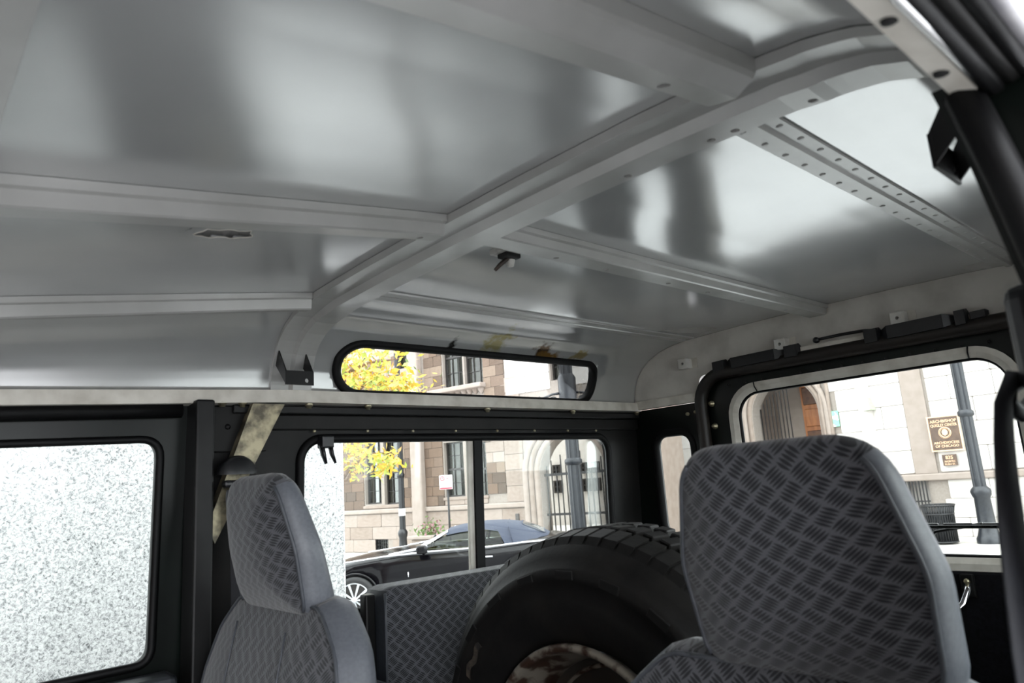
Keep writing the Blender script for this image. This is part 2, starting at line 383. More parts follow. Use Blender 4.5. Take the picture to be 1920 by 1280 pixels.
# lengthwise ribs
def rib(name, x0, x1, ybase, prof, parent=ceiling, n=30, m=None, k=0.0):
    b = MB(); P = []
    for i in range(n+1):
        x = x0+(x1-x0)*i/n
        yb = ybase+k*x; P.append([np.array([x, yb+a, roof_z(x, yb+a)-h]) for a, h in prof])
    b.grid(P, False, True, False)
    for e in (P[0], P[-1]): b.add(list(e), [tuple(range(len(e)))])
    return b.build(name, m or RIB, parent)
PR1 = [(0, .0005), (.0005, .011), (.006, .013), (.0075, .029), (.010, .031), (.038, .030), (.039, .0005)]
r_c = rib('roof_rib', -.588, -.043, .066, PR1, k=.045)
PR2 = [(-.030, .0005), (-.029, .016), (-.026, .021), (-.010, .031), (-.006, .033), (.024, .029), (.025, .0005)]
r_n = rib('roof_rib', -.588, -.043, -.40, PR2)
PR3 = [(0, .0005), (.0005, .010), (.004, .012), (.006, .029), (.009, .031), (.032, .026), (.033, .0005)]
r_f = rib('roof_rib', -.588, -.043, .496, PR3)
PR4 = [(0, .0005), (.0005, .009), (.006, .011), (.008, .024), (.011, .026), (.052, .025), (.053, .0005)]
r_r = rib('roof_rib', .05, XR-.004, .044, PR4)
PR5 = [(0, .0005), (.001, .004), (.014, .004), (.016, .0015), (.030, .0015), (.032, .004), (.05, .004), (.052, .0005)]
strip_f = rib('roof_strip', .055, XR-.02, .440, PR5)
PR6 = [(0, .0005), (.001, .0035), (.020, .0035), (.023, .008), (.033, .008), (.036, .0035), (.055, .0035), (.056, .0005)]
strip_n = rib('roof_strip', .052, XR-.02, -.383, PR6)
rv = MB()
for k in range(19):
    for yy in (-.373, -.337):
        x = .095+k*.052+(.02 if yy < -.36 else 0)
        c = (x, yy, roof_z(x, yy)-.0036)
        rv.lathe([(.0, -.0013), (.003, -.0011), (.0045, 0)], 'z', 8, c)
tag(rv.build('rivets', RIB, strip_n), kind='stuff')
# bolt holes drilled into bow and ribs
HOLE = mat('hole_dark', '0a0a0a', .8, n_scale=30, col2='101010')      # black plastic and chips
def bowd(y):
    s = s_of_y(y); return .028*(.45+.55*min(1, max(0, (min(s, SL-s)-.1)/.15)))
def holes(o, pts, r=.005):
    c = MB()
    for x, y, z in pts: drill(c, (x, y, z), r, 'z', -.012, .022)
    cut(o, c)
holes(b0, [(.034, yy, roofpt(.034, s_of_y(yy), bowd(yy))[2]) for yy in (-.21, -.33, -.36, -.447)])
holes(r_n, [(-.135, -.386, roof_z(-.135, -.386)-.031)], .0065)
holes(r_r, [(x, .082, roof_z(x, .082)-.0255) for x in (.20, .33, .52, .66, .80, 1.0)])
holes(r_c, [(-.075, .090, roof_z(-.075, .090)-.0305)])
# ragged hole cut through the inner skin, with the cavity above it
lp0, lp1 = cut_loop(0), cut_loop(.018)
g = MB(); g.grid([[np.array([x, y, roof_z(x, y)-.0008]) for x, y in lp1], [np.array([x, y, roof_z(x, y)-.0012]) for x, y in lp0]], False, True, False); g.build('cut_edge', ROOF, ceiling)
g = MB(); g.tube([(x, y, roof_z(x, y)-.0012) for x, y in lp0], .0008, 5, closed=True); g.build('cut_burr', TRIMW, ceiling)
g = MB(); up = [np.array([x, y, roof_z(x, y)+.030]) for x, y in lp1]
g.grid([[np.array([x, y, roof_z(x, y)+.0045]) for x, y in lp1], up], False, True, False); g.add(up, [tuple(range(len(up)))]); g.build('roof_cavity', RIB, ceiling)
# broken lamp fitting hanging from the skin
fx = onp(938, 478, [0, 0, 1], 1.862); lz = roof_z(fx[0], fx[1])
lf = MB(); lf.bbox(fx[0]-.012, fx[0]+.028, fx[1]-.022, fx[1]+.016, lz-.010, lz+.001, .003)
fit = lf.build('lamp_fitting', mat('worn_white_plastic', 'b9b7b1', .5, n_scale=60, col2='8d8a84'), ceiling)
MB().bbox(fx[0]-.004, fx[0]+.03, fx[1]-.02, fx[1]+.004, lz-.018, lz-.010, .002).build('socket', HOLE, fit)
MB().tube([(fx[0]+.012, fx[1]-.006, lz-.016), (fx[0]+.004, fx[1]+.006, lz-.026), (fx[0]-.004, fx[1]+.012, lz-.036)], [.0045, .004, .003], 8).build('broken_clip', mat('brown_clip', '3a2f28', .6, n_scale=90, col2='211c19'), fit)
MB().lathe([(.0, -.03), (.006, -.029), (.009, -.018), (.009, -.012)], 'z', 10, (fx[0]+.02, fx[1]-.002, lz)).build('clip_stub', MATS['worn_white_plastic'], fit)

# ---- rear cap (cream) + dark rear wall, with the door aperture
DY0, DY1, DZT = -.425, .455, 1.752          # door aperture
ap = [(DY1, 1.60)]
cap_out = [(y, z-.001) for y, z in PROF]
capfn = lambda y, z, w: (XR+w, y, z)
dl = rpoly([(DY1, 1.699), (DY1, DZT), (DY0, DZT), (DY0, 1.699)], [.001, .085, .085, .001], 8)
outer = [(y, z) for y, z in PROF]+[(DY0, 1.70)]+[p for p in reversed(dl) if p[1] > 1.7]+[(DY1, 1.70)]
wall_back = MB().plate(outer, [], .012, capfn).build('wall_back', CREAM)
tag(wall_back, 'cream painted rear end panel of the roof above the tail door', None, None, 'structure')
qw = lambda a, b: rrect(a, b, 1.285, 1.597, .045, 6)
dk = MB().plate([(.775, .62), (.722, 1.675), (DY1, 1.675), (DY1, .62)], [qw(.500, .640)], .03, lambda y, z, w: (XR+w, y, z))
dk.plate([(-.69, .62), (DY0, .62), (DY0, 1.675), (YN-.02, 1.675)], [qw(-.57, -.47)], .03, lambda y, z, w: (XR+w, y, z))
dk.build('corner_panel', GREEN, wall_back)
for a, b in ((.500, .640), (-.57, -.47)):
    lp = rrect(a, b, 1.285, 1.597, .045, 6)
    MB().tube([(XR+.006, y, z) for y, z in lp], .013, 8, closed=True).build('quarter_window_seal', RUB, wall_back)
w3 = MB().plate(rrect(.502, .638, 1.287, 1.595, .044, 6), [], .004, lambda y, z, w: (XR+.012+w, y, z)).build('window_3', GLASS); tag(w3, 'small fixed rear quarter window pane beside the tail door', None, None, 'structure')
# rear rail, blocks, bolts
MB().bbox(XR-.016, XR, DY1+.004, .69, 1.676, 1.703, .002).build('rail_trim', TRIMW, wall_back)
for k, (px, py) in enumerate(((1280, 682), (1462, 645), (1682, 596))):
    p = onp(px, py, [1, 0, 0], XR-.026)
    bl = MB().bbox(XR-.028, XR, p[1]-.016, p[1]+.016, p[2]-.015, p[2]+.015, .002).build('mounting_block', mat('white_block', 'd2d0cb', .4, n_scale=40, col2='c6c2ba'), wall_back)
    cut(bl, drill(MB(), (XR-.028, p[1], p[2]), .0042, 'x', -.01, .02))
    MB().box(XR-.0012, XR+.001, p[1]-.034, p[1]-.012, p[2]-.014, p[2]+.016).build('block_tab', TRIMW, wall_back)
for px, py in ((1290, 776), (1305, 772)):
    p = onp(px, py, [1, 0, 0], XR); MB().lathe([(0, -.006), (.005, -.006), (.006, 0)], 'x', 8, (XR, p[1], p[2])).build('bolt', ZINC, wall_back)
# black grab bar along the header: two plastic handles joined by a bare white bar
def ybar(y0, y1, z0, z1, t0, t1, h, m, name, par, n=8):
    b = MB(); P = []
    for i in range(n+1):
        f = i/n; y = y0+(y1-y0)*f; z = z0+(z1-z0)*f; e = min(1, .55+8*min(f, 1-f))
        P.append([np.array([XR-t0*e if q else XR-t1, y, z+s*h*e/2]) for q, s in ((1, -.8), (1, .8), (0, 1), (0, -1))])
    b.grid(P, False, True, False)
    for e in (P[0], P[-1]): b.add(e, [(0, 1, 2, 3)])
    return b.build(name, m, par)
hb = MB().bbox(XR-.016, XR-.002, -.30, .39, 1.757, 1.777, .003).build('header_bar', TRIMW); tag(hb, 'white strip with two black plastic grab handles above the tail door', 'grab bar')
ybar(.345, .172, 1.766, 1.768, .034, .012, .036, BPLAST, 'grab_handle', hb)
ybar(.392, .345, 1.764, 1.766, .030, .01, .036, BPLAST, 'handle_end', hb)
ybar(.172, .128, 1.768, 1.769, .032, .01, .038, BPLAST, 'handle_end', hb)
ybar(-.075, -.235, 1.768, 1.770, .036, .012, .038, BPLAST, 'grab_handle', hb)
ybar(-.035, -.075, 1.768, 1.768, .032, .01, .040, BPLAST, 'handle_end', hb)
ybar(-.235, -.262, 1.770, 1.771, .034, .01, .040, BPLAST, 'handle_end', hb)
ybar(-.262, -.30, 1.771, 1.772, .024, .01, .020, BPLAST, 'handle_end', hb)
MB().tube([(XR-.018, .075, 1.786), (XR-.018, .02, 1.787), (XR-.02, -.04, 1.785), (XR-.02, -.075, 1.779)], .004, 8).lathe([(0, -.009), (.008, -.004), (.008, .004), (0, .009)], 'x', 10, (XR-.018, .082, 1.785)).build('strap_hook', BPLAST, hb)

# ---- tail door
def ring_tube(y0, y1, z0, z1, r, rad, x, name, m, par, open_bottom=False):
    lp = rrect(y0, y1, z0, z1, r, 8)
    return MB().tube([(x, y, z) for y, z in lp], rad, 8, closed=True).build(name, m, par)
door_2 = MB().plate(rrect(DY0+.012, DY1-.012, .63, DZT-.012, (.075, .075, .02, .02), 8), [rrect(-.318, .352, 1.243, 1.690, .075, 8)], .03, lambda y, z, w: (XR+.006+w, y, z)).build('door_2', GREEN)
tag(door_2, 'dark green tail door with a large rounded window', None, None, 'structure')
ring_tube(DY0+.006, DY1-.006, .64, DZT-.004, .085, .019, XR-.012, 'aperture_seal', mat('brown_black_rubber', '100d0c', .5, n_scale=10, col2='1e1814'), door_2)
# cream inner trim of the window, made of joined lengths
tl_o = rrect(-.335, .369, 1.226, 1.707, .09, 8); tl_i = rrect(-.310, .344, 1.251, 1.682, .068, 8)
N = len(tl_o)
cuts = [0, 9, 10, 18, 19, 27, 28, 36]
b = MB()
def trim_seg(i0, i1):
    b = MB(); P = []
    for i in range(i0, i1+1):
        (a, c), (d, e) = tl_o[i % N], tl_i[i % N]
        P.append([np.array([XR+.004, a, c]), np.array([XR-.004, a, c]), np.array([XR-.005, (a+d)/2, (c+e)/2]), np.array([XR+.003, d, e]), np.array([XR+.012, d, e])])
    b.grid(P, smooth=False); return b.build('window_trim', TRIMW, door_2)
trim_seg(0, 8); trim_seg(8, 9); trim_seg(9, 17); trim_seg(17, 18); trim_seg(18, 26); trim_seg(26, 27); trim_seg(27, 35); trim_seg(35, 36)
for i in (8, 9, 17, 18):
    (a, c), (d, e) = tl_o[i], tl_i[i]
    MB().tube([(XR-.006, a, c), (XR-.007, (a+d)/2, (c+e)/2), (XR+.002, d, e)], .0016, 5).build('trim_joint', BLK, door_2)
ring_tube(-.311, .345, 1.250, 1.683, .068, .007, XR+.012, 'window_seal', RUB, door_2)
w4 = MB().plate(rrect(-.312, .346, 1.249, 1.684, .068, 8), [], .004, lambda y, z, w: (XR+.018+w, y, z)).build('window_4', GLASS); tag(w4, 'large fixed pane of the tail door window', None, None, 'structure')
sc = MB()
for i in range(14):
    a = tl_o[8]; y = .36-.70*i/13; sc.lathe([(0, -.004), (.003, -.003), (.004, 0)], 'x', 6, (XR-.001, y, 1.711))
tag(sc.build('trim_screws', BLK, door_2), kind='stuff')
for yy, zz in ((.422, 1.60), (.424, 1.665), (.423, 1.50)):
    MB().lathe([(0, -.012), (.006, -.012), (.006, -.004), (.009, -.004), (.009, 0)], 'x', 8, (XR+.006, yy, zz)).build('hinge_bolt', ZINC, door_2)
# door card below the window
MB().bbox(XR-.006, XR+.006, DY0+.04, DY1-.04, .66, 1.222, .005).build('door_card', CARD, door_2)
MB().bbox(XR-.004, XR+.006, -.33, .36, 1.222, 1.236, .002).build('window_sill', TRIMW, door_2)
gp = [(XR-.010, -.160, 1.200), (XR-.022, -.159, 1.180), (XR-.045, -.154, 1.160), (XR-.055, -.138, 1.143), (XR-.058, -.11, 1.134), (XR-.058, -.02, 1.13), (XR-.058, .07, 1.134), (XR-.055, .10, 1.143), (XR-.03, .115, 1.165), (XR-.01, .12, 1.2)]
gh = MB().tube(gp, .0075, 10).build('chrome_grab_handle', CHROME, door_2)
for yy in (-.16, .12):
    MB().bbox(XR-.016, XR-.004, yy-.014, yy+.014, 1.168, 1.218, .004).build('handle_bracket', BLK, gh)
    MB().lathe([(0, -.005), (.005, -.005), (.0065, 0)], 'x', 8, (XR-.016, yy, 1.203)).build('handle_bolt', ZINC, gh)
# wiper outside the glass
wp = MB(); wp.bbox(XR+.05, XR+.056, -.36, -.02, 1.308, 1.316, .002)
wo_ = wp.build('wiper', BLK, door_2)
for yy in (-.30, -.22, -.14, -.07): MB().bbox(XR+.056, XR+.062, yy-.03, yy+.03, 1.312, 1.320, .002).build('wiper_clip', BPLAST, wo_)
MB().tube([(XR+.058, -.02, 1.245), (XR+.062, -.09, 1.30), (XR+.06, -.19, 1.318)], .004, 6).build('wiper_arm', BLK, wo_)

# ---- far side wall
WX0, WX1, WZ0, WZ1 = .028, 1.018, 1.228, 1.600
wl = MB().plate([(-.165, 1.19), (XR, 1.19), (XR, 1.68), (-.165, 1.68)], [rrect(WX0, WX1, WZ0, WZ1, .05, 8)], .02, wallfn(.0))
wall_left = wl.build('wall_left', DGREY); tag(wall_left, 'dark grey metal side panel holding the sliding window', None, None, 'structure')
MB().plate([(-.165, .62), (XR, .62), (XR, 1.19), (-.165, 1.19)], [], .03, wallfn(.0)).build('tub_side', CARD, wall_left)
MB().bbox(-.16, XR, .692, .745, 1.165, 1.192, .004).build('tub_capping', BLK, wall_left)
MB().bbox(-.12, XR-.002, wy(1.63)-.010, wy(1.63)+.006, 1.618, 1.650, .003).build('header_rail', DGREY, wall_left)
MB().bbox(-.12, XR-.002, wy(1.65)-.018, wy(1.65)+.006, 1.650, 1.668, .003).build('header_lip', BLK, wall_left)
# cream rail
rl = MB(); P = []
for i in range(41):
    x = XF+(XR-XF)*i/40; dz = -.035*max(0, -x)
    P.append([np.array([x, .705, 1.702+dz]), np.array([x, .678, 1.700+dz]), np.array([x, .676, 1.674+dz]), np.array([x, .705, 1.672+dz])])
rl.grid(P, False, True, False); rail = rl.build('trim_1', TRIMW); tag(rail, 'cream painted rail along the far side between roof and window panel', None, None, 'structure')
for px in (410, 448, 572, 682, 905, 1065, 1185):
    p = onp(px, 773, [0, 1, .05], wy(0)); MB().lathe([(0, 0), (.006, .0), (.006, .005), (.009, .005), (.009, .010)], 'z', 6, (p[0], .684, 1.662)).build('rail_bolt', ZINC, rail)
for px in (590, 690, 775, 855, 933, 1003, 1065, 1118):
    p = onp(px, 807, [0, 1, .05], wy(0)-.012); MB().lathe([(0, -.004), (.003, -.003), (.004, 0)], 'y', 6, (p[0], wy(1.615)-.010, 1.615)).build('screw', ZINC, wall_left)
# sliding window
window_1 = MB().tube([wallfn(-.001)(x, z, 0) for x, z in rrect(WX0, WX1, WZ0, WZ1, .05, 8)], .010, 8, closed=True).build('window_1', RUB); tag(window_1, 'two-pane sliding side window in black channel', None, None, 'structure')
MB().plate(rrect(WX0+.002, .506, WZ0+.002, WZ1-.002, (.01, .048, .048, .01), 6), [], .004, wallfn(.006)).build('pane', GLASS, window_1)
MB().plate(rrect(.500, WX1-.002, WZ0+.002, WZ1-.002, (.048, .01, .01, .048), 6), [], .004, wallfn(.013)).build('pane', GLASS, window_1)
dv = MB(); dv.add([wallfn(o)(x, z, 0) for z in (WZ0, WZ1) for x, o in ((.497, -.004), (.523, -.004), (.523, .02), (.497, .02))], [(0, 1, 5, 4), (1, 2, 6, 5), (2, 3, 7, 6), (3, 0, 4, 7)]); dv.build('divider', RUB, window_1)
dv = MB(); dv.add([wallfn(o)(x, z, 0) for z in (WZ0+.004, WZ1-.004) for x, o in ((.482, .003), (.497, .003), (.497, .012), (.482, .012))], [(0, 1, 5, 4), (1, 2, 6, 5), (2, 3, 7, 6), (3, 0, 4, 7)]); dv.build('divider_edge', TRIMW, window_1)
cp = onp(611, 832, [0, 1, .05], wy(0)-.014)
cl = MB().bbox(cp[0]-.016, cp[0]+.012, wy(1.59)-.03, wy(1.59)-.004, 1.578, 1.604, .003)
lt = cl.build('latch', BPLAST, window_1)
MB().tube([(cp[0]-.012, wy(1.58)-.018, 1.585), (cp[0]-.010, wy(1.58)-.022, 1.565), (cp[0]-.004, wy(1.58)-.022, 1.545)], [.009, .008, .005], 6, flat=.6).build('latch_leg', BPLAST, lt)
MB().tube([(cp[0]+.008, wy(1.58)-.018, 1.585), (cp[0]+.010, wy(1.58)-.022, 1.565), (cp[0]+.018, wy(1.58)-.022, 1.546)], [.008, .007, .004], 6, flat=.6).build('latch_leg', BPLAST, lt)
# alpine windows
for side, nm in ((1, 'window_2'), (-1, 'window_5')):
    lo_, li = alpine_loop(side, .013), alpine_loop(side, -.006)
    P = []
    for (a, c), (d, e) in zip(lo_, li):
        P.append([roofpt(a, c, .0), roofpt(a, c, .007), roofpt((a+d)/2, (c+e)/2, .010), roofpt(d, e, .007), roofpt(d, e, -.012)])
    w2 = MB().grid(P, True, False, True).build(nm, RUB)
    tag(w2, 'long rounded roof side window in a thick black rubber seal' if side > 0 else 'long rounded roof side window above the open door side', None, None, 'structure')
    n = len(li); G = []
    ctr = [(min(max(p[0], .17), .89), (li[0][1]+li[n//2+1][1])/2) for p in li]
    vs = [roofpt(a, c, -.006) for a, c in li]; cs_ = [roofpt(a, c, -.006) for a, c in ctr]
    MB().grid([vs, cs_], False, True, True).build('pane', GLASS, w2)
# bow foot with black U bracket
def ubracket(side):
    if side > 0: W1, W2, Fb, Ft = (.672, 1.786), (.688, 1.756), (.634, 1.704), (.634, 1.732); x0, x1 = -.036, .022
    else: W1, W2, Fb, Ft = (-.590, 1.782), (-.606, 1.752), (-.556, 1.700), (-.556, 1.728); x0, x1 = -.030, .028
    b = MB(); t = .0025
    for x in (x0, x1):
        poly = [W1, Ft, Fb, W2]
        b.add([(x, y, z) for y, z in poly]+[(x+t, y, z) for y, z in poly], [(0, 1, 2, 3), (7, 6, 5, 4), (0, 4, 5, 1), (1, 5, 6, 2), (2, 6, 7, 3), (3, 7, 4, 0)])
    y0 = Fb[0]; ya_ = y0-.0005*side; b.box(x0-.0005, x1+t+.0005, min(ya_, ya_+.003*side), max(ya_, ya_+.003*side), Fb[1]-.0005, Ft[1]+.0005)
    o = b.build('belt_bracket', BLK); tag(o, 'black steel U-shaped bracket at the roof bow foot beside the long roof window' if side > 0 else 'black steel U-shaped bracket at the roof bow end above the open door', 'bracket')
    cut(o, drill(MB(), (x1-.012, y0, Fb[1]+.009), .0045, 'y', -.02, .02))
    return o
ubracket(1); ubracket(-1)

# B post, door edge, galvanised brace, belt anchor (far side)
MB().bbox(-.200, -.166, .655, .72, .64, 1.672, .004).build('post', BLK, wall_left)
MB().bbox(-.166, -.05, .694, .706, 1.575, 1.665, .002).build('gusset', DGREY, wall_left)
for px, py in ((397, 790), (393, 815), (427, 800), (391, 851)):
    p = onp(px, py, [0, 1, 0], .694); MB().lathe([(0, -.004), (.004, -.003), (.006, 0)], 'y', 8, (p[0], .694, p[2])).build('gusset_rivet', BLK, wall_left)
# brace: channel running from the rail down and forward to the post
def brace(side):
    Y = (lambda d: .70-d) if side > 0 else (lambda d: YN+d)
    a0, a1 = np.array([-.088, 1.668]), np.array([-.022, 1.668]); c0, c1 = np.array([-.172, 1.435]), np.array([-.158, 1.405])
    b = MB(); P = []
    for i in range(9):
        t = i/8; L_ = a0+(c0-a0)*t; R_ = a1+(c1-a1)*t
        L_ = L_ if t < 1 else c0
        P.append([np.array([L_[0], Y(.004), L_[1]]), np.array([L_[0], Y(.030), L_[1]]), np.array([R_[0], Y(.030), R_[1]]), np.array([R_[0], Y(.004), R_[1]])])
    b.grid(P, smooth=False); b.add(P[-1], [(0, 1, 2, 3)]); return b
br = brace(1).build('galvanised_brace', GALV, wall_left)
ap_ = onp(447, 878, [0, 1, 0], .66)
an = MB()
an.lathe([(.036, .66), (.036, .645), (.030, .632), (0, .630)], 'y', 24, (ap_[0]-.006, 0, ap_[2]-.012), 0, PI)
belt_f = an.build('seat_belt', BPLAST); tag(belt_f, 'black belt guide and webbing on the galvanised brace behind the far seat', 'seat belt')
MB().bbox(ap_[0]-.036, ap_[0]+.036, .630, .650, ap_[2]-.036, ap_[2]-.022, .005).build('belt_guide', BPLAST, belt_f)
bs = MB(); P = []
for i in range(11):
    t = i/10; P.append([np.array([ap_[0]-.024+.02*t, .640+.03*t, ap_[2]-.03-.42*t]), np.array([ap_[0]+.024+.02*t, .644+.03*t, ap_[2]-.03-.42*t])])
bs.grid(P, smooth=True); w = bs.build('webbing', WEB, belt_f); m_ = w.modifiers.new('t', 'SOLIDIFY'); m_.thickness = .0015

# ---- far front door (door_1)
dfn = wallfn(.006)
door_1 = MB().plate([(-1.06, .66), (-.17, .66), (-.17, 1.690), (-1.06, 1.662)], [rpoly([(-.246, 1.603), (-.96, 1.585), (-1.0, 1.20), (-.246, 1.207)], [.035, .03, .03, .03], 6)], .035, dfn).build('door_1', GREEN)
tag(door_1, 'dark green front passenger door with its window beside the granite wall', None, None, 'structure')
MB().tube([dfn(x, z, -.002) for x, z in rpoly([(-.246, 1.603), (-.96, 1.585), (-1.0, 1.20), (-.246, 1.207)], [.035, .03, .03, .03], 6)], .008, 6, closed=True).build('window_channel', RUB, door_1)
MB().plate(rpoly([(-.247, 1.602), (-.959, 1.584), (-.999, 1.201), (-.247, 1.208)], [.035, .03, .03, .03], 6), [], .004, wallfn(.02)).build('pane', GLASS, door_1)
MB().tube([(-1.0, .695, 1.630), (-.6, .695, 1.642), (-.215, .695, 1.655)], .014, 8).build('door_seal', RUB, door_1)
MB().bbox(-1.0, -.215, .672, .735, 1.155, 1.192, .010).build('door_top_capping', DVIN, door_1)
MB().bbox(-.36, -.225, .640, .70, 1.13, 1.196, .012).build('handle_pod', DVIN, door_1)
MB().bbox(-.345, -.29, .634, .66, 1.165, 1.193, .006).build('door_latch_handle', BPLAST, door_1)
MB().box(-1.02, -.21, .70, .735, .66, 1.16).build('door_card', DVIN, door_1)
for px, py in ((320, 768), (264, 768)):
    p = onp(px, py, [0, 1, 0], .69); MB().bbox(p[0]-.012, p[0]+.012, .684, .70, p[2]-.007, p[2]+.004, .003).build('rust_spot', mat('rust', '7a5a30', .8, n_scale=60, col2='4e3a24'), rail)

# ---- near side: rail, seal, gutter, post, rear panel
nr = MB(); P = []
for i in range(31):
    x = XF+(XR-XF)*i/30
    P.append([np.array([x, YN, 1.716]), np.array([x, YN+.018, 1.712]), np.array([x, YN+.017, 1.700]), np.array([x, YN+.002, 1.696])])
nr.grid(P, False, True, False); trim_2 = nr.build('trim_2', TRIMW); tag(trim_2, 'cream painted rail above the open driver door', None, None, 'structure')
def xline(name, y, z, r, m, par, x0=XF, x1=-.12, fl=None):
    return MB().tube([(x, y, z) for x in np.linspace(x0, x1, 12)], r, 8, flat=fl).build(name, m, par)
xline('aperture_seal', YN-.004, 1.700, .0065, RUB, trim_2)
xline('aperture_flange', YN-.014, 1.703, .0055, DGREY, trim_2)
xline('outer_seal', YN-.023, 1.703, .0055, RUB, trim_2)
xline('gutter', YN-.031, 1.704, .005, mat('gutter_paint', '8d8b90', .5, n_scale=30, col2='a6a4a6'), trim_2, x1=XR)
wall_right = MB().plate([(-.10, .62), (XR, .62), (XR, 1.68), (-.10, 1.68)], [rrect(.028, 1.018, 1.228, 1.6, .05, 6)], .02, nwallfn(.0)).build('wall_right', DGREY); tag(wall_right, 'dark metal side panel behind the driver door', None, None, 'structure')
MB().tube([nwallfn(-.001)(x, z, 0) for x, z in rrect(.028, 1.018, 1.228, 1.6, .05, 6)], .010, 8, closed=True).build('window_channel', RUB, wall_right)
w6 = MB().plate(rrect(.03, 1.016, 1.23, 1.598, .048, 6), [], .004, nwallfn(.006)).build('window_6', GLASS); tag(w6, 'side window pane behind the driver seat', None, None, 'structure')
pp = [(-.590, 1.712), (-.602, 1.66), (-.628, 1.50), (-.652, .64)]
P = [[np.array([-.135, y, z]), np.array([-.095, y, z]), np.array([-.095, y-.05, z]), np.array([-.135, y-.05, z])] for y, z in pp]
post = MB().grid(P, False, True, False).add(P[0], [(0, 1, 2, 3)]).build('near_post', GREEN, wall_right)
MB().tube([(-.142, float(np.interp(-z, [-q[1] for q in pp], [q[0] for q in pp]))-.016, z) for z in np.linspace(.7, 1.70, 16)], .011, 8).build('post_seal', RUB, wall_right)
MB().bbox(-.095, .03, -.67, -.632, 1.20, 1.68, .004).build('inner_post', BLK, wall_right)
# door-side light fittings on the rail
for px, py in ((1668, 38), (1765, 137)):
    p = onp(px, py, [0, 0, 1], 1.698); MB().lathe([(0, -.0005), (.0045, -.0005), (.0045, .003)], 'z', 10, (p[0], p[1], 1.6975)).build('paint_chip', HOLE, trim_2)

# near seat belt: guide on the near post, strap hanging down
belt_n = MB().bbox(-.005, .075, -.600, -.575, 1.515, 1.600, .012, 3).build('seat_belt', BPLAST); tag(belt_n, 'black seat belt hanging from its guide on the driver side post', 'seat belt')
P = []
for i in range(25):
    t = i/24; z = 1.535-.60*t; x = .022-.135*min(1, t*3.2)**.5-.04*t+.012*math.sin(5*t); wv = .029*min(1, .45+3*t)
    P.append([np.array([x-wv, -.566-.010*math.sin(3*t), z]), np.array([x, -.572-.01*math.sin(3*t), z]), np.array([x+wv, -.566-.010*math.sin(3*t), z])])
ws = MB().grid(P, smooth=True).build('webbing', WEB, belt_n); m_ = ws.modifiers.new('t', 'SOLIDIFY'); m_.thickness = .002
MB().tube([(.04, -.572, 1.53), (.01, -.566, 1.522), (-.0, -.566, 1.512), (.03, -.566, 1.502), (.06, -.57, 1.515)], .006, 8).build('belt_loop', BLK, belt_n)

# ---- floor, front bulkhead, windscreen
fl = MB().box(XF-.1, XR+.03, -.68, .76, .58, .62).build('floor', CARPET); tag(fl, 'dark load floor of the vehicle', None, None, 'structure')
wf = MB().box(XF-.10, XF-.06, -.68, .76, .62, 1.18).build('wall_front', CARD); tag(wf, 'dark bulkhead below the windscreen', None, None, 'structure')
MB().bbox(XF-.06, XF+.22, -.62, .70, 1.02, 1.14, .03).build('dashboard', DVIN, wf)
wsn = MB().add([(XF-.08, y, 1.18) for y in (-.62, .70)]+[(XF, y, 1.66) for y in (.70, -.62)], [(0, 1, 2, 3)]).build('window_7', GLASS); tag(wsn, 'flat windscreen pane ahead of the front seats', None, None, 'structure')

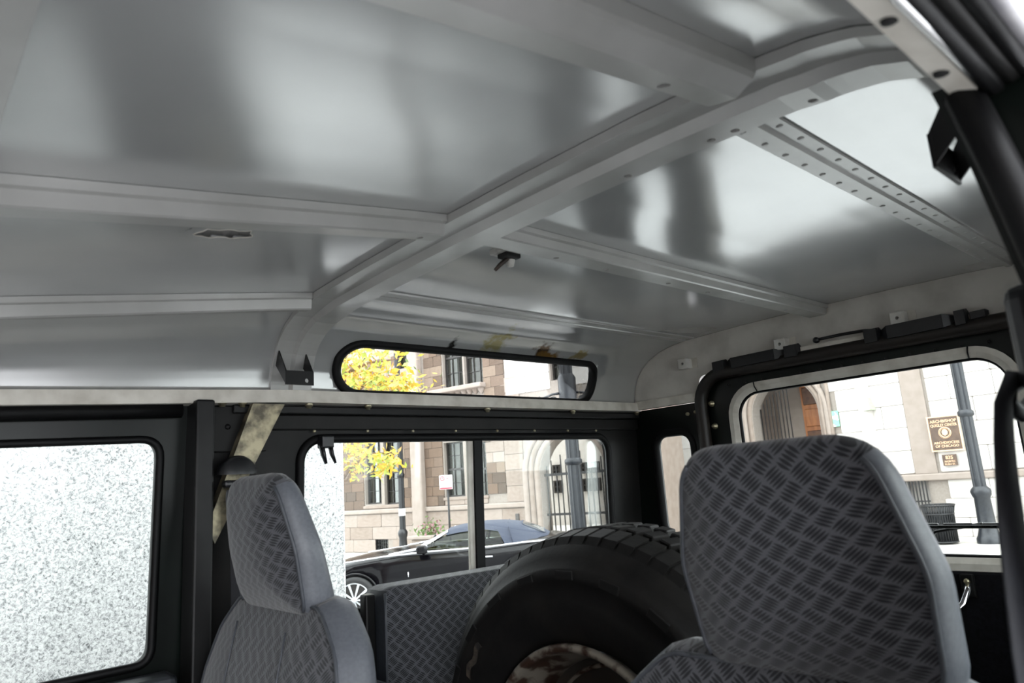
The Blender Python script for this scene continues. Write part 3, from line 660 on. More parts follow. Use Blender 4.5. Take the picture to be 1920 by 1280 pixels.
# ------------------------------------------------------------------ seats
def cushion_shell(outline, bulge, depth, fabric_m, side_m, parent, name_f, name_s, rings=7, tilt=0.0, back_in=.82, topwrap=.7, base=(0, 0, 0), shear=0.0, pip=True):
    # outline: closed (y, z) loop, ccw. Front face bulges towards -x; sides run back by depth(z)
    n = len(outline); cy = sum(p[0] for p in outline)/n; cz = sum(p[1] for p in outline)/n
    zmin = min(p[1] for p in outline); zmax = max(p[1] for p in outline)
    def T(x, y, z): return np.array([base[0]+x+tilt*(zmax-z)+shear*0, base[1]+y, base[2]+z])
    dep = depth if callable(depth) else (lambda z: depth)
    front = []
    for k in range(rings+1):
        s = k/rings
        front.append([T(-bulge*(1-s**2.6), cy+(y-cy)*s, cz+(z-cz)*s) for y, z in outline])
    f = MB(); f.grid(front, False, True, True)
    sd = MB(); nr_ = []
    for i in range(n):
        (y0, z0), (y1, z1) = outline[i-1], outline[(i+1) % n]; d = np.array([z1-z0, -(y1-y0)]); nr_.append(d/(np.linalg.norm(d)+1e-9))
    if sum(nr_[i]@np.array([outline[i][0]-cy, outline[i][1]-cz]) for i in range(n)) < 0: nr_ = [-q for q in nr_]
    R = []
    for fx_, off in ((0, 0), (.08, .004), (.35, .010), (.62, .009), (.82, .002), (.94, -.010), (1, -.028)):
        R.append([T(dep(z)*fx_, y+nr_[i][0]*off, z+nr_[i][1]*off) for i, (y, z) in enumerate(outline)])
    R.append([T(dep(z)*1.02, cy+(y-cy)*.4, cz+(z-cz)*.4) for y, z in outline]); R.append([T(dep(cz)*1.02, cy, cz)]*n)
    for a in range(len(R)-1):
        for i in range(n):
            j = (i+1) % n; q = [R[a][i], R[a+1][i], R[a+1][j], R[a][j]]
            top = (nr_[i][1]+nr_[j][1])/2
            (f if (abs(top) > topwrap and a < 5) else sd).add(q, [(0, 1, 2, 3)], True)
    fo = f.build(name_f, fabric_m, parent); so = sd.build(name_s, side_m, parent)
    for o in (fo, so):
        for p in o.data.polygons: p.use_smooth = True
    if pip:
        idx_ = [i for i in range(n) if abs(nr_[i][1]) < topwrap+.12]
        for sgn in (-1, 1):
            pts = [R[0][i]+np.array([-.001, 0, 0]) for i in idx_ if (outline[i][0]-cy)*sgn > 0]
            pts.sort(key=lambda p: -p[2])
            if len(pts) > 2:
                po = MB().tube(pts, .0028, 6).build('piping', PIPE, so)
                st = MB(); L = 0; acc = .0
                for a, b_ in zip(pts, pts[1:]):
                    d = b_-a; l = np.linalg.norm(d); t = acc
                    while t < l:
                        c = a+d*t/l+np.array([.008, .0024*sgn, 0]); e = d/l*.0022
                        st.tube([c-e, c+e], .0007, 4); t += .0065
                    acc = t-l
                tag(st.build('stitching', THREAD, so), kind='stuff')
    return fo, so
def resample(loop, n):
    P = [np.array(p) for p in loop]; L = [0]
    for i in range(len(P)): L.append(L[-1]+np.linalg.norm(P[(i+1) % len(P)]-P[i]))
    out = []
    for k in range(n):
        t = L[-1]*k/n; i = max(j for j in range(len(P)) if L[j] <= t+1e-12); f = (t-L[i])/(L[i+1]-L[i]+1e-12); out.append(tuple(P[i]*(1-f)+P[(i+1) % len(P)]*f))
    return out
def seat(loc, label, hs, dyb=0.0):
    # origin on the floor under the seat; local x = back, headrest front lower edge at x = 0
    t = empty('front_seat', loc); tag(t, label, 'seat', 'front seats')
    hr_o = resample(rpoly([(y, .682+(z-.682)*hs) for y, z in ((-.113, .682), (.113, .682), (.121, .775), (.093, .881), (-.093, .881), (-.121, .775))], [.022, .022, .09, .045, .045, .09]), 88)
    hd = empty('headrest', (0, 0, 0)); hd.parent = t
    cushion_shell(hr_o, .030, lambda z: .058-.018*max(0, (z-.68)/.2), FAB_Y, VIN, hd, 'headrest_cloth', 'headrest_vinyl', tilt=.20, base=(-.040, 0, 0))
    MB().bbox(.010, .050, -.07, .07, .665, .70, .008).build('headrest_mount', BPLAST, hd)
    bk_o = resample(rpoly([(-.225, .05), (.225, .05), (.258, .40), (.238, .57), (.205, .640), (.142, .692), (-.142, .692), (-.205, .640), (-.238, .57), (-.258, .40)], [.03, .03, .12, .08, .06, .05, .05, .06, .08, .12]), 110)
    cushion_shell(bk_o, .032, lambda z: .085-.03*z, FAB_Y, VIN, t, 'backrest_cloth', 'backrest_vinyl', tilt=-.20, base=(.006, dyb, -abs(dyb)*.3), topwrap=.93)
    for yy in (-.09, .09):
        MB().tube([(.006-.20*(.692-z)-.0335+.004*((z-.36)/.3)**2+.008, dyb+yy*(1+.2*(.65-z)), z) for z in np.linspace(.66, .15, 12)], .0016, 5).build('panel_seam', PIPE, t)
    cs = resample(rpoly([(-.24, .0), (.24, .0), (.24, .14), (-.24, .14)], .035), 60)
    mb = MB()
    mb.bbox(-.62, -.11, -.235, .235, .0, .15, .04, 4).build('seat_cushion', FAB_Y, t)
    return t
SZ = .62
seat((-.165, .392, SZ+.012), 'grey patterned cloth front passenger seat beside the far door', .97)
seat((.036, -.361, SZ-.022), 'grey patterned cloth driver seat by the hanging seat belt', 1.06, .03)

# ---- bench seat along the far side: upright cloth backrest with vinyl edge
bench = empty('bench_seat', (.60, .60, .62)); tag(bench, 'grey-blue patterned cloth side bench backrest below the sliding window', 'bench')
bz = .665
def bfun(x, z, w): return (x, .075+w-.02*(z-.3), z)
on = resample(rpoly([(-.445, .04), (.45, .04), (.45, bz-.004), (-.445, bz)], [.02, .02, .02, .02], 6), 120)
f = MB(); cyx, cyz = .0, .34; R = []
for k in range(7):
    s = k/6; R.append([np.array(bfun(cyx+(x-cyx)*s, cyz+(z-cyz)*s, -.07-.014*(1-s**4))) for x, z in on])
f.grid(R, False, True, True)
sd = MB(); R2 = [[np.array(bfun(x+(.004 if t in (.3, .7) else 0)*(1 if x > 0 else -1), z, -.07+.075*t)) for x, z in on] for t in (0, .3, .7, 1)]
for a_ in range(3):
    for i in range(len(on)):
        j = (i+1) % len(on)
        (f if on[i][1] > bz-.02 and on[j][1] > bz-.02 and abs(on[i][0]) < .43 else sd).add([R2[a_][i], R2[a_+1][i], R2[a_+1][j], R2[a_][j]], [(0, 1, 2, 3)], True)
sd.add(R2[-1], [tuple(range(len(on)))])
f.build('backrest_cloth', FAB_X, bench); sd.build('backrest_vinyl', DVIN, bench)
MB().tube([np.array(bfun(-.443, z, -.071)) for z in np.linspace(.06, bz-.01, 10)], .003, 6).build('piping', PIPE, bench)
MB().bbox(-.475, -.452, .02, .045, .42, .655, .004).build('hinge_bracket', BLK, bench)
MB().box(-.40, .42, .01, .06, 0, .05).build('bench_foot', BLK, bench)
# carpeted wheel box in front of the bench and a grey bar
wb = MB().bbox(-.02, .11, .43, .66, .62, 1.135, .02, 3).build('carpeted_box', CARPET); tag(wb, 'grey carpet covered box between far seat and bench', 'box')
bb = MB().bbox(.075, .175, .690, .703, 1.150, 1.168, .003).build('grey_bar', mat('grey_bar_paint', '8d9296', .4, n_scale=40, col2='9a9ea2')); tag(bb, 'short grey metal bar on the black side behind the far seat', 'bar')

# ---- spare wheel, standing across the vehicle
tx, ty, tz, TR = .205, .118, .999, .392
sw = empty('spare_wheel', (tx, ty, tz-TR)); tag(sw, 'worn black spare tyre on a rusty steel rim standing behind the driver seat', 'wheel')
tp = [(.212, .030), (.222, .012), (.240, .002), (.262, -.006), (.290, -.010), (.318, -.008), (.320, -.011), (.338, -.009), (.340, -.004), (.356, .006), (.372, .020), (.382, .034), (.386, .05), (.388, .12), (.386, .19), (.382, .206), (.36, .236), (.32, .25), (.26, .244), (.222, .225), (.212, .21)]
MB().lathe(tp, 'x', 96, (0, 0, TR)).build('tyre', TYRE, sw)
# shoulder lugs + tread blocks
def lug_mesh(poly, r0, r1):
    b = MB()
    return b
NL = 72
lug = MB(); lug.add([(.0055, -.0145, .352), (.0055, .0125, .352), (.032, .0140, .386), (.032, -.0140, .386), (.072, -.0105, .3945), (.072, .0155, .3945), (.004, -.0125, .345), (.004, .0105, .345), (.034, -.0115, .375), (.034, .0115, .375), (.074, -.0085, .382), (.074, .0135, .382)],
        [(0, 1, 2, 3), (3, 2, 5, 4), (6, 7, 1, 0), (4, 5, 11, 10), (0, 3, 8, 6), (1, 7, 9, 2), (3, 4, 10, 8), (2, 9, 11, 5)])
lo = lug.build('tread_block', TYRE, sw); lo.location = (0, 0, TR)
blk = MB().bbox(-.019, .019, -.0125, .0125, -.008, .0095, .002, 1); bo = blk.build('tread_block', TYRE, sw); bo.location = (.105, 0, TR+.387)
cnt = 0
for k in range(NL):
    a = 2*PI*k/NL
    if k: link_copy(lo, 'tread_block', sw, (0, 0, TR), rot=(a, 0, 0))
    for row, xx in enumerate((.105, .15)):
        if k == 0 and row == 0: continue
        ang = a+row*PI/NL
        link_copy(bo, 'tread_block', sw, (xx, -.387*math.sin(ang), TR+.387*math.cos(ang)), rot=(ang, 0, .25 if row else -.2))
# raised sidewall ring tabs and rim
tb = MB().bbox(-.0125, -.006, -.019, .019, .322, .336, .001, 1); to = tb.build('sidewall_tab', mat('tyre_tab', '121212', .6, spec=.25, n_scale=40, col2='1c1a19'), sw); to.location = (0, 0, TR)
for a in range(1, 22): link_copy(to, 'sidewall_tab', sw, (0, 0, TR), rot=(2*PI*a/22, 0, 0))
sct = MB(); P = []
for i in range(9):
    a = math.radians(48+14*i/8); r = .300+.014*math.sin(i*1.3)*.3
    P.append([np.array([-.0115, (r-.006)*math.sin(a), TR+(r-.006)*math.cos(a)]), np.array([-.0125, (r+.006)*math.sin(a), TR+(r+.006)*math.cos(a)])])
sct.grid(P).build('scuff_mark', mat('scuffed_rubber', '4a4138', .8, n_scale=60, col2='1d1b1a', lo=.4, hi=.6), sw)
rp = [(.219, .012), (.2235, .004), (.221, -.004), (.214, -.005), (.209, .002), (.207, .012)]
MB().lathe([(.207, .012), (.203, .030), (.194, .042), (.188, .075), (.186, .15), (.19, .21)], 'x', 72, (0, 0, TR)).build('rim_well', RIM, sw)
MB().lathe(rp, 'x', 72, (0, 0, TR)).build('rim', RIM, sw)
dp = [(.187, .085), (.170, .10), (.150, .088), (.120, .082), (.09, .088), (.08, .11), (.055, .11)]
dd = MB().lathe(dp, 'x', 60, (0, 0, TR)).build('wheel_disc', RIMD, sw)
MB().lathe([(.168, .094), (.172, .088), (.176, .096)], 'x', 60, (0, 0, TR)).build('disc_lip', RIM, sw)
for k in range(5):
    a = 2*PI*k/5+.3; MB().lathe([(0, .070), (.008, .072), (.012, .086)], 'x', 8, (0, .1*math.sin(a), TR+.1*math.cos(a))).build('wheel_nut', ZINC, dd)

# ------------------------------------------------------------------ street outside
SWZ = -.38; STZ = -.50
ASPH = mat('pale_road', '979797', .9, n_scale=90, col2='a5a5a5', bump=.3)
PAVE = mat('pale_pavement', 'b8b4ae', .85, n_scale=12, col2='c2beb8', bump=.2, bscale=80)
st = MB().box(-25, 45, -25, 45, STZ-.2, STZ).build('street', ASPH); tag(st, 'pale concrete road surface around the vehicle', None, None, 'structure')
EA = np.array([.208, -.978]); EA /= np.linalg.norm(EA); NA = np.array([-EA[1], EA[0]]); OA = np.array([11.84, 18.538])
EB = np.array([0., -1.]); NB = np.array([1., 0.]); OB = np.array([17.9, 4.5])
def loc2(px, py, e, n, o, dy=0.0):
    p = onp(px, py, (n[0], n[1], 0), n@o+dy); return float((p[:2]-o)@e), float(p[2]-SWZ)
LA = lambda px, py, dy=0.0: loc2(px, py, EA, NA, OA, dy)
LB = lambda px, py, dy=0.0: loc2(px, py, EB, NB, OB, dy)
side = MB()
a0 = OA-EA*14-NA*3.0; a1 = OA+EA*7.6-NA*3.0; b1 = OB+EB*9-NB*3.2; b0 = OB-EB*5-NB*3.2
poly = [a0, a1, b0+np.array([0, -2.]), b1, b1+NB*12, OA-EA*14+NA*12]
side.add([(p[0], p[1], SWZ) for p in poly]+[(p[0], p[1], STZ-.05) for p in poly], [tuple(range(6))]+[(i, (i+1) % 6, 6+(i+1) % 6, 6+i) for i in range(6)])
sw_ = side.build('sidewalk', PAVE); tag(sw_, 'pale concrete pavement along the stone building', None, None, 'structure')

# granite clad pier right beside the vehicle
ge = onp(648, 980, [0, 1, 0], 1.85)
gr = MB().bbox(-7, ge[0], 1.85, 2.65, STZ, 6.0, .01, 2).build('granite_wall', GRAN); tag(gr, 'speckled white granite wall close outside the passenger door window', 'wall')

# unseen building added ahead of the vehicle to block sky light from the seats
DKB = mat('brown_stone_0', '5f4f43', .85, n_scale=6, col2='6b5a4d', bump=.3, bscale=30)
fb = empty('added_blocker_building', (-7.5, 0, STZ)); tag(fb, 'plain brown stone building added out of view to block sky light at the windscreen', 'building')
MB().box(-4, 0, -9, 7, 0, 13).build('wall', DKB, fb)
for i in range(6):
    for k in range(3):
        w_ = MB().bbox(-.02, .06, -8+i*2.5, -6.6+i*2.5, 1.2+k*3.6, 3.4+k*3.6, .03).build('window', mat('far_window_frame', '2c2a29', .5, n_scale=9, col2='343130'), fb)
        MB().box(.06, .065, -7.9+i*2.5, -6.7+i*2.5, 1.3+k*3.6, 3.3+k*3.6).build('pane', mat('tinted_glass', '3a3f42', .06, n_scale=40, col2='3d4245', spec=.6), w_)
# ---- stone building, two wings
STONE = [mat('pale_stone_%d' % i, c, .85, n_scale=5, col2=c2, bump=.2, bscale=30) for i, (c, c2) in enumerate((('84776d', '8c8077'), ('7d7066', '867a71'), ('8a7f76', '92877f')))]
WHITE = [mat('white_stone_%d' % i, c, .85, n_scale=5, col2=c2, bump=.15, bscale=30) for i, (c, c2) in enumerate((('bdb8b2', 'c4c0bb'), ('b8b2ac', 'c0bbb6'), ('c2beb9', 'c8c5c1')))]
BROWN = [mat('brown_stone_%d' % i, c, .85, n_scale=6, col2=c2, bump=.3, bscale=30) for i, (c, c2) in enumerate((('5f4f43', '6b5a4d'), ('524337', '5d4d41'), ('6e5f51', '78685a'), ('4a3e35', '54483e'), ('665446', '5e4d40')))]
MORT = mat('mortar', '827a72', .9, n_scale=20, col2='8c847d'); MORTD = mat('dark_mortar', 'a89a8d', .9, n_scale=20, col2='b8aa9d')
DWOOD = mat('dark_window_frame', '191614', .5, n_scale=30, col2='221e1b'); IRON = mat('black_iron', '111112', .5, n_scale=40, col2='171718')
ROOM = GLASS
DARK = mat('dark_grey_metal', '3c3836', .5, n_scale=40, col2='45413e'); TINT = mat('tinted_glass', '3a3f42', .06, n_scale=40, col2='3d4245', spec=.6)
def unit_block(m, name):
    o = MB().bbox(0, 1, -1, 0, 0, 1, .03, 1); me = bpy.data.meshes.new(name); me.from_pydata(o.v, [], o.f); me.materials.append(m); return me
UB = {m.name: unit_block(m, 'stone_'+m.name) for m in STONE+WHITE+BROWN}
NBLK = [0]
def blocks(parent, s0, s1, z0, z1, rh, bw, pal, d=.03, gap=.012, skip=None):
    if s1 < s0: s0, s1 = s1, s0
    nr = max(1, round((z1-z0)/rh)); h = (z1-z0)/nr
    for r in range(nr):
        x = s0; first = True
        while x < s1-.02:
            w = bw*random.uniform(.75, 1.25)
            if first and r % 2: w *= .55
            first = False
            if s1-(x+w) < bw*.4: w = s1-x
            if not (skip and skip(x+w/2, z0+(r+.5)*h)):
                m = random.choice(pal)
                link_copy(UB[m.name], 'stone_block', parent, (x+gap/2, .004, z0+r*h+gap/2), (w-gap, d*random.uniform(.8, 1.2), h-gap)); NBLK[0] += 1
            x += w
def window_part(parent, s0, s1, z0, z1, nx, nz, dep=.16, name='window', split=None):
    f = .045
    b = MB(); b.plate([(s0, z0), (s1, z0), (s1, z1), (s0, z1)], [[(s0+f, z0+f), (s1-f, z0+f), (s1-f, z1-f), (s0+f, z1-f)]], .08, lambda u, v, w: (u, dep-.04+w, v))
    if split: b.box(s0+f, s1-f, dep-.04, dep+.04, split-.03, split+.03)
    o = b.build(name, DWOOD, parent)
    MB().box(s0+f, s1-f, dep+.02, dep+.03, z0+f, z1-f).build('pane', ROOM, o)
    for i in range(1, nx):
        x = s0+(s1-s0)*i/nx; MB().box(x-.010, x+.010, dep-.01, dep+.02, z0+f, z1-f).build('muntin', DWOOD, o)
    for i in range(1, nz):
        z = z0+(z1-z0)*i/nz; MB().box(s0+f, s1-f, dep-.01, dep+.02, z-.010, z+.010).build('muntin', DWOOD, o)
    return o
A = empty('stone_building', (OA[0], OA[1], SWZ), math.atan2(EA[1], EA[0])); tag(A, 'brown and pale stone building with dark framed windows and arched gateway', 'building')
def rectA(x0, y0, x1, y1):
    xm, ym = (x0+x1)/2, (y0+y1)/2
    return LA(x0, ym)[0], LA(x1, ym)[0], LA(xm, y1)[1], LA(xm, y0)[1]
wins = [rectA(684, 826, 714, 945)+(3, 5, .5), rectA(720, 826, 750, 945)+(3, 5, .5), rectA(834, 828, 870, 931)+(3, 4, .5), rectA(877, 828, 914, 931)+(3, 4, .5),
        rectA(744, 610, 772, 690)+(3, 3, None), rectA(829, 610, 866, 728)+(3, 4, .5), rectA(869, 610, 905, 724)+(3, 4, .5), rectA(1031, 660, 1056, 712)+(2, 2, None)]
sA, zA = LA(1018, 960); sB_, _ = LA(1143, 960); zsp = LA(1080, 885)[1]; rad = (sB_-sA)/2
arch = [(sA, .02), (sB_, .02)]+[(sA+rad+rad*math.cos(t), zsp+rad*math.sin(t)) for t in np.linspace(0, PI, 20)]
gs = rectA(692, 1006, 728, 1031)
s_l, s_r = LA(540, 900)[0], sB_+.55
outer = [(s_l, 0), (s_r, 0), (s_r, 9), (s_l, 9)]
MB().plate(outer, [[(w[0], w[2]), (w[1], w[2]), (w[1], w[3]), (w[0], w[3])] for w in wins]+[arch, [(gs[0], gs[2]), (gs[1], gs[2]), (gs[1], gs[3]), (gs[0], gs[3])]], .45, lambda u, v, w: (u, w, v)).build('wall', MORT, A)
for w in wins: window_part(A, w[0], w[1], w[2], w[3], w[4], w[5], split=(w[2]+(w[3]-w[2])*w[6]) if w[6] else None)
MB().box(s_l, s_l+.4, .45, 8, 0, 9).build('side_wall', STONE[0], A)
PLAS = mat('plaster', 'a39c93', .9, n_scale=6, col2='aca59c')
si = sA-1.6; zg = zsp+rad+.35
MB().box(s_l+.4, si, 2.2, 2.4, 0, 9).box(si, si+.2, .45, 2.4, 0, 9).build('room_wall', PLAS, A)
for zf in (-.02, LA(760, 985)[1], 4.55, 8.9): MB().box(s_l+.4, si, .45, 2.2, zf, zf+.12).build('room_floor', PLAS, A)
MB().box(si+.2, s_r, .45, 2.0, zg, zg+.12).box(si+.2, s_r, .45, 2.0, 8.9, 9.0).build('room_floor', PLAS, A)
MB().box(si+.2, s_r, 2.0, 2.2, zg, 9).box(s_r-.15, s_r, .45, 2.0, zg, 9).build('room_wall', PLAS, A)
# basement grille
gb = MB().box(gs[0], gs[1], .12, .14, gs[2], gs[3]).build('basement_window', GLASS, A)
for i in range(9): x = gs[0]+(gs[1]-gs[0])*(i+.5)/9; MB().box(x-.012, x+.012, .02, .045, gs[2], gs[3]).build('grille_bar', IRON, gb)
for i in range(4): z = gs[2]+(gs[3]-gs[2])*(i+.5)/4; MB().box(gs[0], gs[1], .045, .07, z-.012, z+.012).build('grille_bar', IRON, gb)
# stone fields
zl = LA(760, 948)[1]; z8 = LA(760, 812)[1]; zt = 5.6
def inwin(x, z):
    return any(w[0]-.02 < x < w[1]+.02 and w[2]-.05 < z < w[3]+.05 for w in wins)
X = lambda px: LA(px, 900)[0]
X2 = lambda px: LA(px, 700)[0]
inarch = lambda x, z: math.hypot(x-(sA+rad), max(0, z-zsp)) < rad+.5
gsk = lambda x, z: (gs[0]-.1 < x < gs[1]+.1 and gs[2]-.1 < z < gs[3]+.1) or inarch(x, z)
blocks(A, X(600), X(985), .02, zl-.22, .36, 1.0, STONE, .03, skip=gsk)
MB().bbox(X(600), X(985), -.09, .05, zl-.2, zl-.06, .03).build('ledge', STONE[2], A)
blocks(A, X(600), X(683), zl-.05, z8, .30, .42, BROWN, .035); blocks(A, X(751), X(779), zl-.05, z8+.4, .30, .42, BROWN, .035)
blocks(A, X(799), X(833), zl-.05, z8, .30, .42, BROWN, .035); blocks(A, X(915), X(950), zl+.2, z8, .30, .42, BROWN+STONE, .035)
blocks(A, X(950), X(985), zl-.05, z8+1.2, .42, .8, STONE, .03)
blocks(A, X(834), X(914), zl-.05, wins[2][2]-.02, .28, .7, STONE, .04)
MB().bbox(X(779), X(799), -.22, .02, .02, 9, .05).build('pilaster', STONE[2], A)
MB().bbox(X(832), X(916), -.06, .02, wins[2][2]-.10, wins[2][2]-.01, .02).build('window_sill', STONE[1], A)
MB().bbox(X(682), X(752), -.06, .02, zl-.04, zl+.06, .02).build('window_sill', STONE[1], A)
for px in (717, 873): MB().box(X(px)-.05, X(px)+.05, .02, .2, zl, z8+.2).build('mullion', DWOOD, A)
# upper storey as seen through the roof window
zu0, zu1 = LA(860, 756)[1], LA(860, 640)[1]
blocks(A, X2(795), X2(829), zu0, zu1, .30, .42, BROWN, .035); blocks(A, X2(906), X2(945), zu0, zu1, .30, .42, BROWN[:3], .035)
blocks(A, X2(947), X2(1030), zu0, zu1, .45, .9, WHITE, .03, skip=lambda x, z: z > 99)
blocks(A, X2(1057), X2(1140), zu0, zu1, .45, .9, WHITE, .03); blocks(A, X2(640), X2(743), zu0, zu1, .30, .42, BROWN+STONE, .03)
# carved corbel table under the oriel window
for i in range(9):
    f = i/8; px = 818+86*f; py = 744-10*f
    s, z = LA(px, py)
    MB().lathe([(.02, 0), (.10, .10), (.13, .24), (.16, .26)], 'z', 10, (s, -.03, z-.05)).build('corbel', STONE[i % 3], A)
s0, z0 = LA(812, 738); s1, z1 = LA(912, 724)
MB().bbox(s0, s1, -.30, .02, z1-.02, z1+.12, .03).build('oriel_ledge', STONE[2], A)
# arch mouldings
for k, (ro, dpt) in enumerate(((.10, .0), (.26, -.05), (.42, -.10))):
    pts = [(sA-ro, dpt, z) for z in np.linspace(.0, zsp, 6)]+[(sA+rad-(rad+ro)*math.cos(t), dpt, zsp+(rad+ro)*math.sin(t)) for t in np.linspace(0, PI, 24)][1:]+[(sB_+ro, dpt, z) for z in np.linspace(zsp, 0, 6)][1:]
    MB().tube(pts, .085, 8).build('arch_moulding', STONE[k % 3], A)
# iron gate
gt = MB().box(sA, sB_, .20, .24, zsp-.05, zsp+.02).build('iron_gate', IRON, A)
MB().box(sA, sB_, .20, .24, zsp-1.1, zsp-1.04).build('gate_rail', IRON, gt); MB().box(sA, sB_, .20, .24, .25, .31).build('gate_rail', IRON, gt)
for i in range(13):
    x = sA+(sB_-sA)*(i+.5)/13; top = zsp+.02+(.55*math.sqrt(max(0, 1-((x-sA-rad)/rad)**2)) if i % 2 else .2)
    MB().box(x-.013, x+.013, .21, .235, .05, top).build('gate_bar', IRON, gt)
# courtyard wing beyond the gateway
DC = 10.0; cL, cR = LA(990, 900, DC)[0], LA(1165, 900, DC)[0]
cy_ = MB().box(cL, cR, DC, DC+.3, -.02, 9).build('courtyard_wing', WHITE[0], A)
for x0, x1 in ((1040, 1054), (1094, 1108), (1114, 1128)):
    for y0, y1 in ((868, 888), (898, 922)):
        xa, xb = LA(x0, 900, DC)[0], LA(x1, 900, DC)[0]; za_, zb_w = LA(1080, y1, DC)[1], LA(1080, y0, DC)[1]
        wq = MB().plate([(xa, za_), (xb, za_), (xb, zb_w), (xa, zb_w)], [[(xa+.07, za_+.07), (xb-.07, za_+.07), (xb-.07, zb_w-.07), (xa+.07, zb_w-.07)]], .12, lambda u, v, w: (u, DC-.12+w, v)).build('courtyard_window', DWOOD, A)
        MB().box(xa+.07, xb-.07, DC-.05, DC-.01, za_+.07, zb_w-.07).build('pane', TINT, wq)
        xm, zm = (xa+xb)/2, (za_+zb_w)/2
        MB().box(xm-.03, xm+.03, DC-.12, DC-.02, za_+.07, zb_w-.07).build('muntin', DWOOD, wq); MB().box(xa+.07, xb-.07, DC-.12, DC-.02, zm-.03, zm+.03).build('muntin', DWOOD, wq)
s_v, z_v = LA(972, 972); MB().bbox(s_v-.06, s_v+.06, -.06, .0, z_v-.14, z_v+.14, .01).build('vent_plate', DARK, A)
MB().box(sA+rad+1.6, sA+rad+1.9, .45, 3.0, 0, 9).build('gateway_wall', STONE[1], A)

# second wing behind the tail door
B = empty('limestone_wing', (OB[0], OB[1], SWZ), math.atan2(EB[1], EB[0])); tag(B, 'pale limestone wing with arched wooden doorway and basement grille', 'building')
XB = lambda px, py=800: LB(px, py)[0]
ZB = lambda py, px=1600: LB(px, py)[1]
zs = LB(1475, 775)[1]; d0, d1 = XB(1412, 790), XB(1537, 790); r2 = (d1-d0)/2
arch2 = [(d0, .02), (d1, .02)]+[(d0+r2+r2*math.cos(t), zs+r2*math.sin(t)) for t in np.linspace(0, PI, 20)]
bg0, bg1, bgz0, bgz1 = XB(1672, 930), XB(1745, 930), .30, LB(1710, 899)[1]
bgs = [(bg0, bgz0), (bg1, bgz0), (bg1, bgz1), (bg0, bgz1)]
sl, sr = XB(1195), XB(2050)
MB().plate([(sl, 0), (sr, 0), (sr, 9), (sl, 9)], [arch2, bgs], .5, lambda u, v, w: (u, w, v)).build('wall', MORT, B)
skipB = lambda x, z: (math.hypot(x-(d0+r2), max(0, z-zs)) < r2+.42) or (bg0-.1 < x < bg1+.1 and z < bgz1+.1)
zled = LB(1750, 892)[1]
blocks(B, sl, sr, .0, zled-.1, .5, 1.0, WHITE, .03, skip=skipB)
blocks(B, sl, XB(1700, 790), zled+.08, 6.4, .55, 1.05, WHITE, .03, skip=skipB)
blocks(B, XB(1748, 790), sr, zled+.08, 6.4, .55, 1.15, WHITE, .03)
MB().bbox(sl, XB(1402), -.10, .03, zled-.1, zled+.06, .03).build('ledge', WHITE[1], B); MB().bbox(XB(1548), sr, -.12, .03, zled-.1, zled+.06, .03).build('ledge', STONE[2], B)
MB().bbox(XB(1700, 790), XB(1742, 790), -.035, .02, zled+.06, 9, .01).build('pilaster', STONE[2], B)
MB().bbox(XB(1618, 790), XB(1640, 790), -.18, .02, zled+.06, 9, .03).build('pilaster', WHITE[1], B)
for k, (ro, dp_) in enumerate(((.09, .02), (.24, -.03))):
    pts = [(d0-ro, dp_, z) for z in np.linspace(0, zs, 6)]+[(d0+r2-(r2+ro)*math.cos(t), dp_, zs+(r2+ro)*math.sin(t)) for t in np.linspace(0, PI, 24)][1:]+[(d1+ro, dp_, z) for z in np.linspace(zs, 0, 6)][1:]
    MB().tube(pts, .08, 8).build('arch_moulding', STONE[k+1], B)
for px in (1548, 1562): MB().tube([(XB(px), -.05, .0), (XB(px), -.05, 6.4)], .05, 8).build('colonnette', STONE[0], B)
MB().box(d0-.3, d1+.3, 1.6, 1.7, 0, zs+r2+.2).build('porch_back', STONE[2], B)
MB().box(d1+.02, d1+.12, .5, 1.65, 0, zs+r2+.2).build('porch_side', STONE[1], B); MB().box(d0-.12, d0-.02, .5, 1.65, 0, zs+r2+.2).build('porch_side', STONE[1], B)
MB().box(d0-.12, d1+.12, .5, 1.65, zs+r2+.2, zs+r2+.3).build('porch_top', STONE[1], B)
WOOD = mat('oak_door', '8a5430', .5, n_scale=9, col2='a56a3e', stretch=(1, 1, .2)); WOODD = mat('oak_dark', '4a2f1e', .5, n_scale=9, col2='5c3b26')
k0 = XB(1466, 790); dr = MB().box(k0, d1+.02, 1.30, 1.40, .02, zs+r2*.9).build('oak_door', WOOD, B)
dw = k0+(d1-k0)*.5
MB().box(dw+.02, d1-.08, 1.26, 1.30, LB(1500, 770)[1]-.15, LB(1500, 748)[1]+.2).build('door_window', TINT, dr)
for i in range(6): z = .4+i*.62; MB().bbox(k0+.06, dw-.04, 1.265, 1.30, z, z+.5, .02).build('door_panel', WOODD if i % 2 else WOOD, dr)
for i in range(6): x = dw+.02+(d1-dw-.1)*i/5; MB().box(x-.012, x+.012, 1.22, 1.26, .3, zs+r2*.8).build('door_bar', IRON, dr)
g2 = MB().box(d0, k0+.1, .40, .44, .3, .36).build('porch_gate', IRON, B)
for i in range(9): x = d0+(k0+.1-d0)*(i+.5)/9; MB().box(x-.011, x+.011, .40, .43, .05, zs+.75*r2*math.sqrt(max(0, 1-((x-d0-r2)/r2)**2))).build('gate_bar', IRON, g2)
bgr = MB().box(bg0, bg1, .25, .3, bgz0, bgz1).build('basement_window', WHITE[1], B)
for i in range(12): x = bg0+(bg1-bg0)*(i+.5)/12; MB().box(x-.012, x+.012, -.10, -.075, bgz0-.15, bgz1+.02).build('grille_bar', IRON, bgr)
for z in (bgz0, (bgz0+bgz1)/2, bgz1): MB().box(bg0, bg1, -.075, -.05, z-.015, z+.015).build('grille_bar', IRON, bgr)
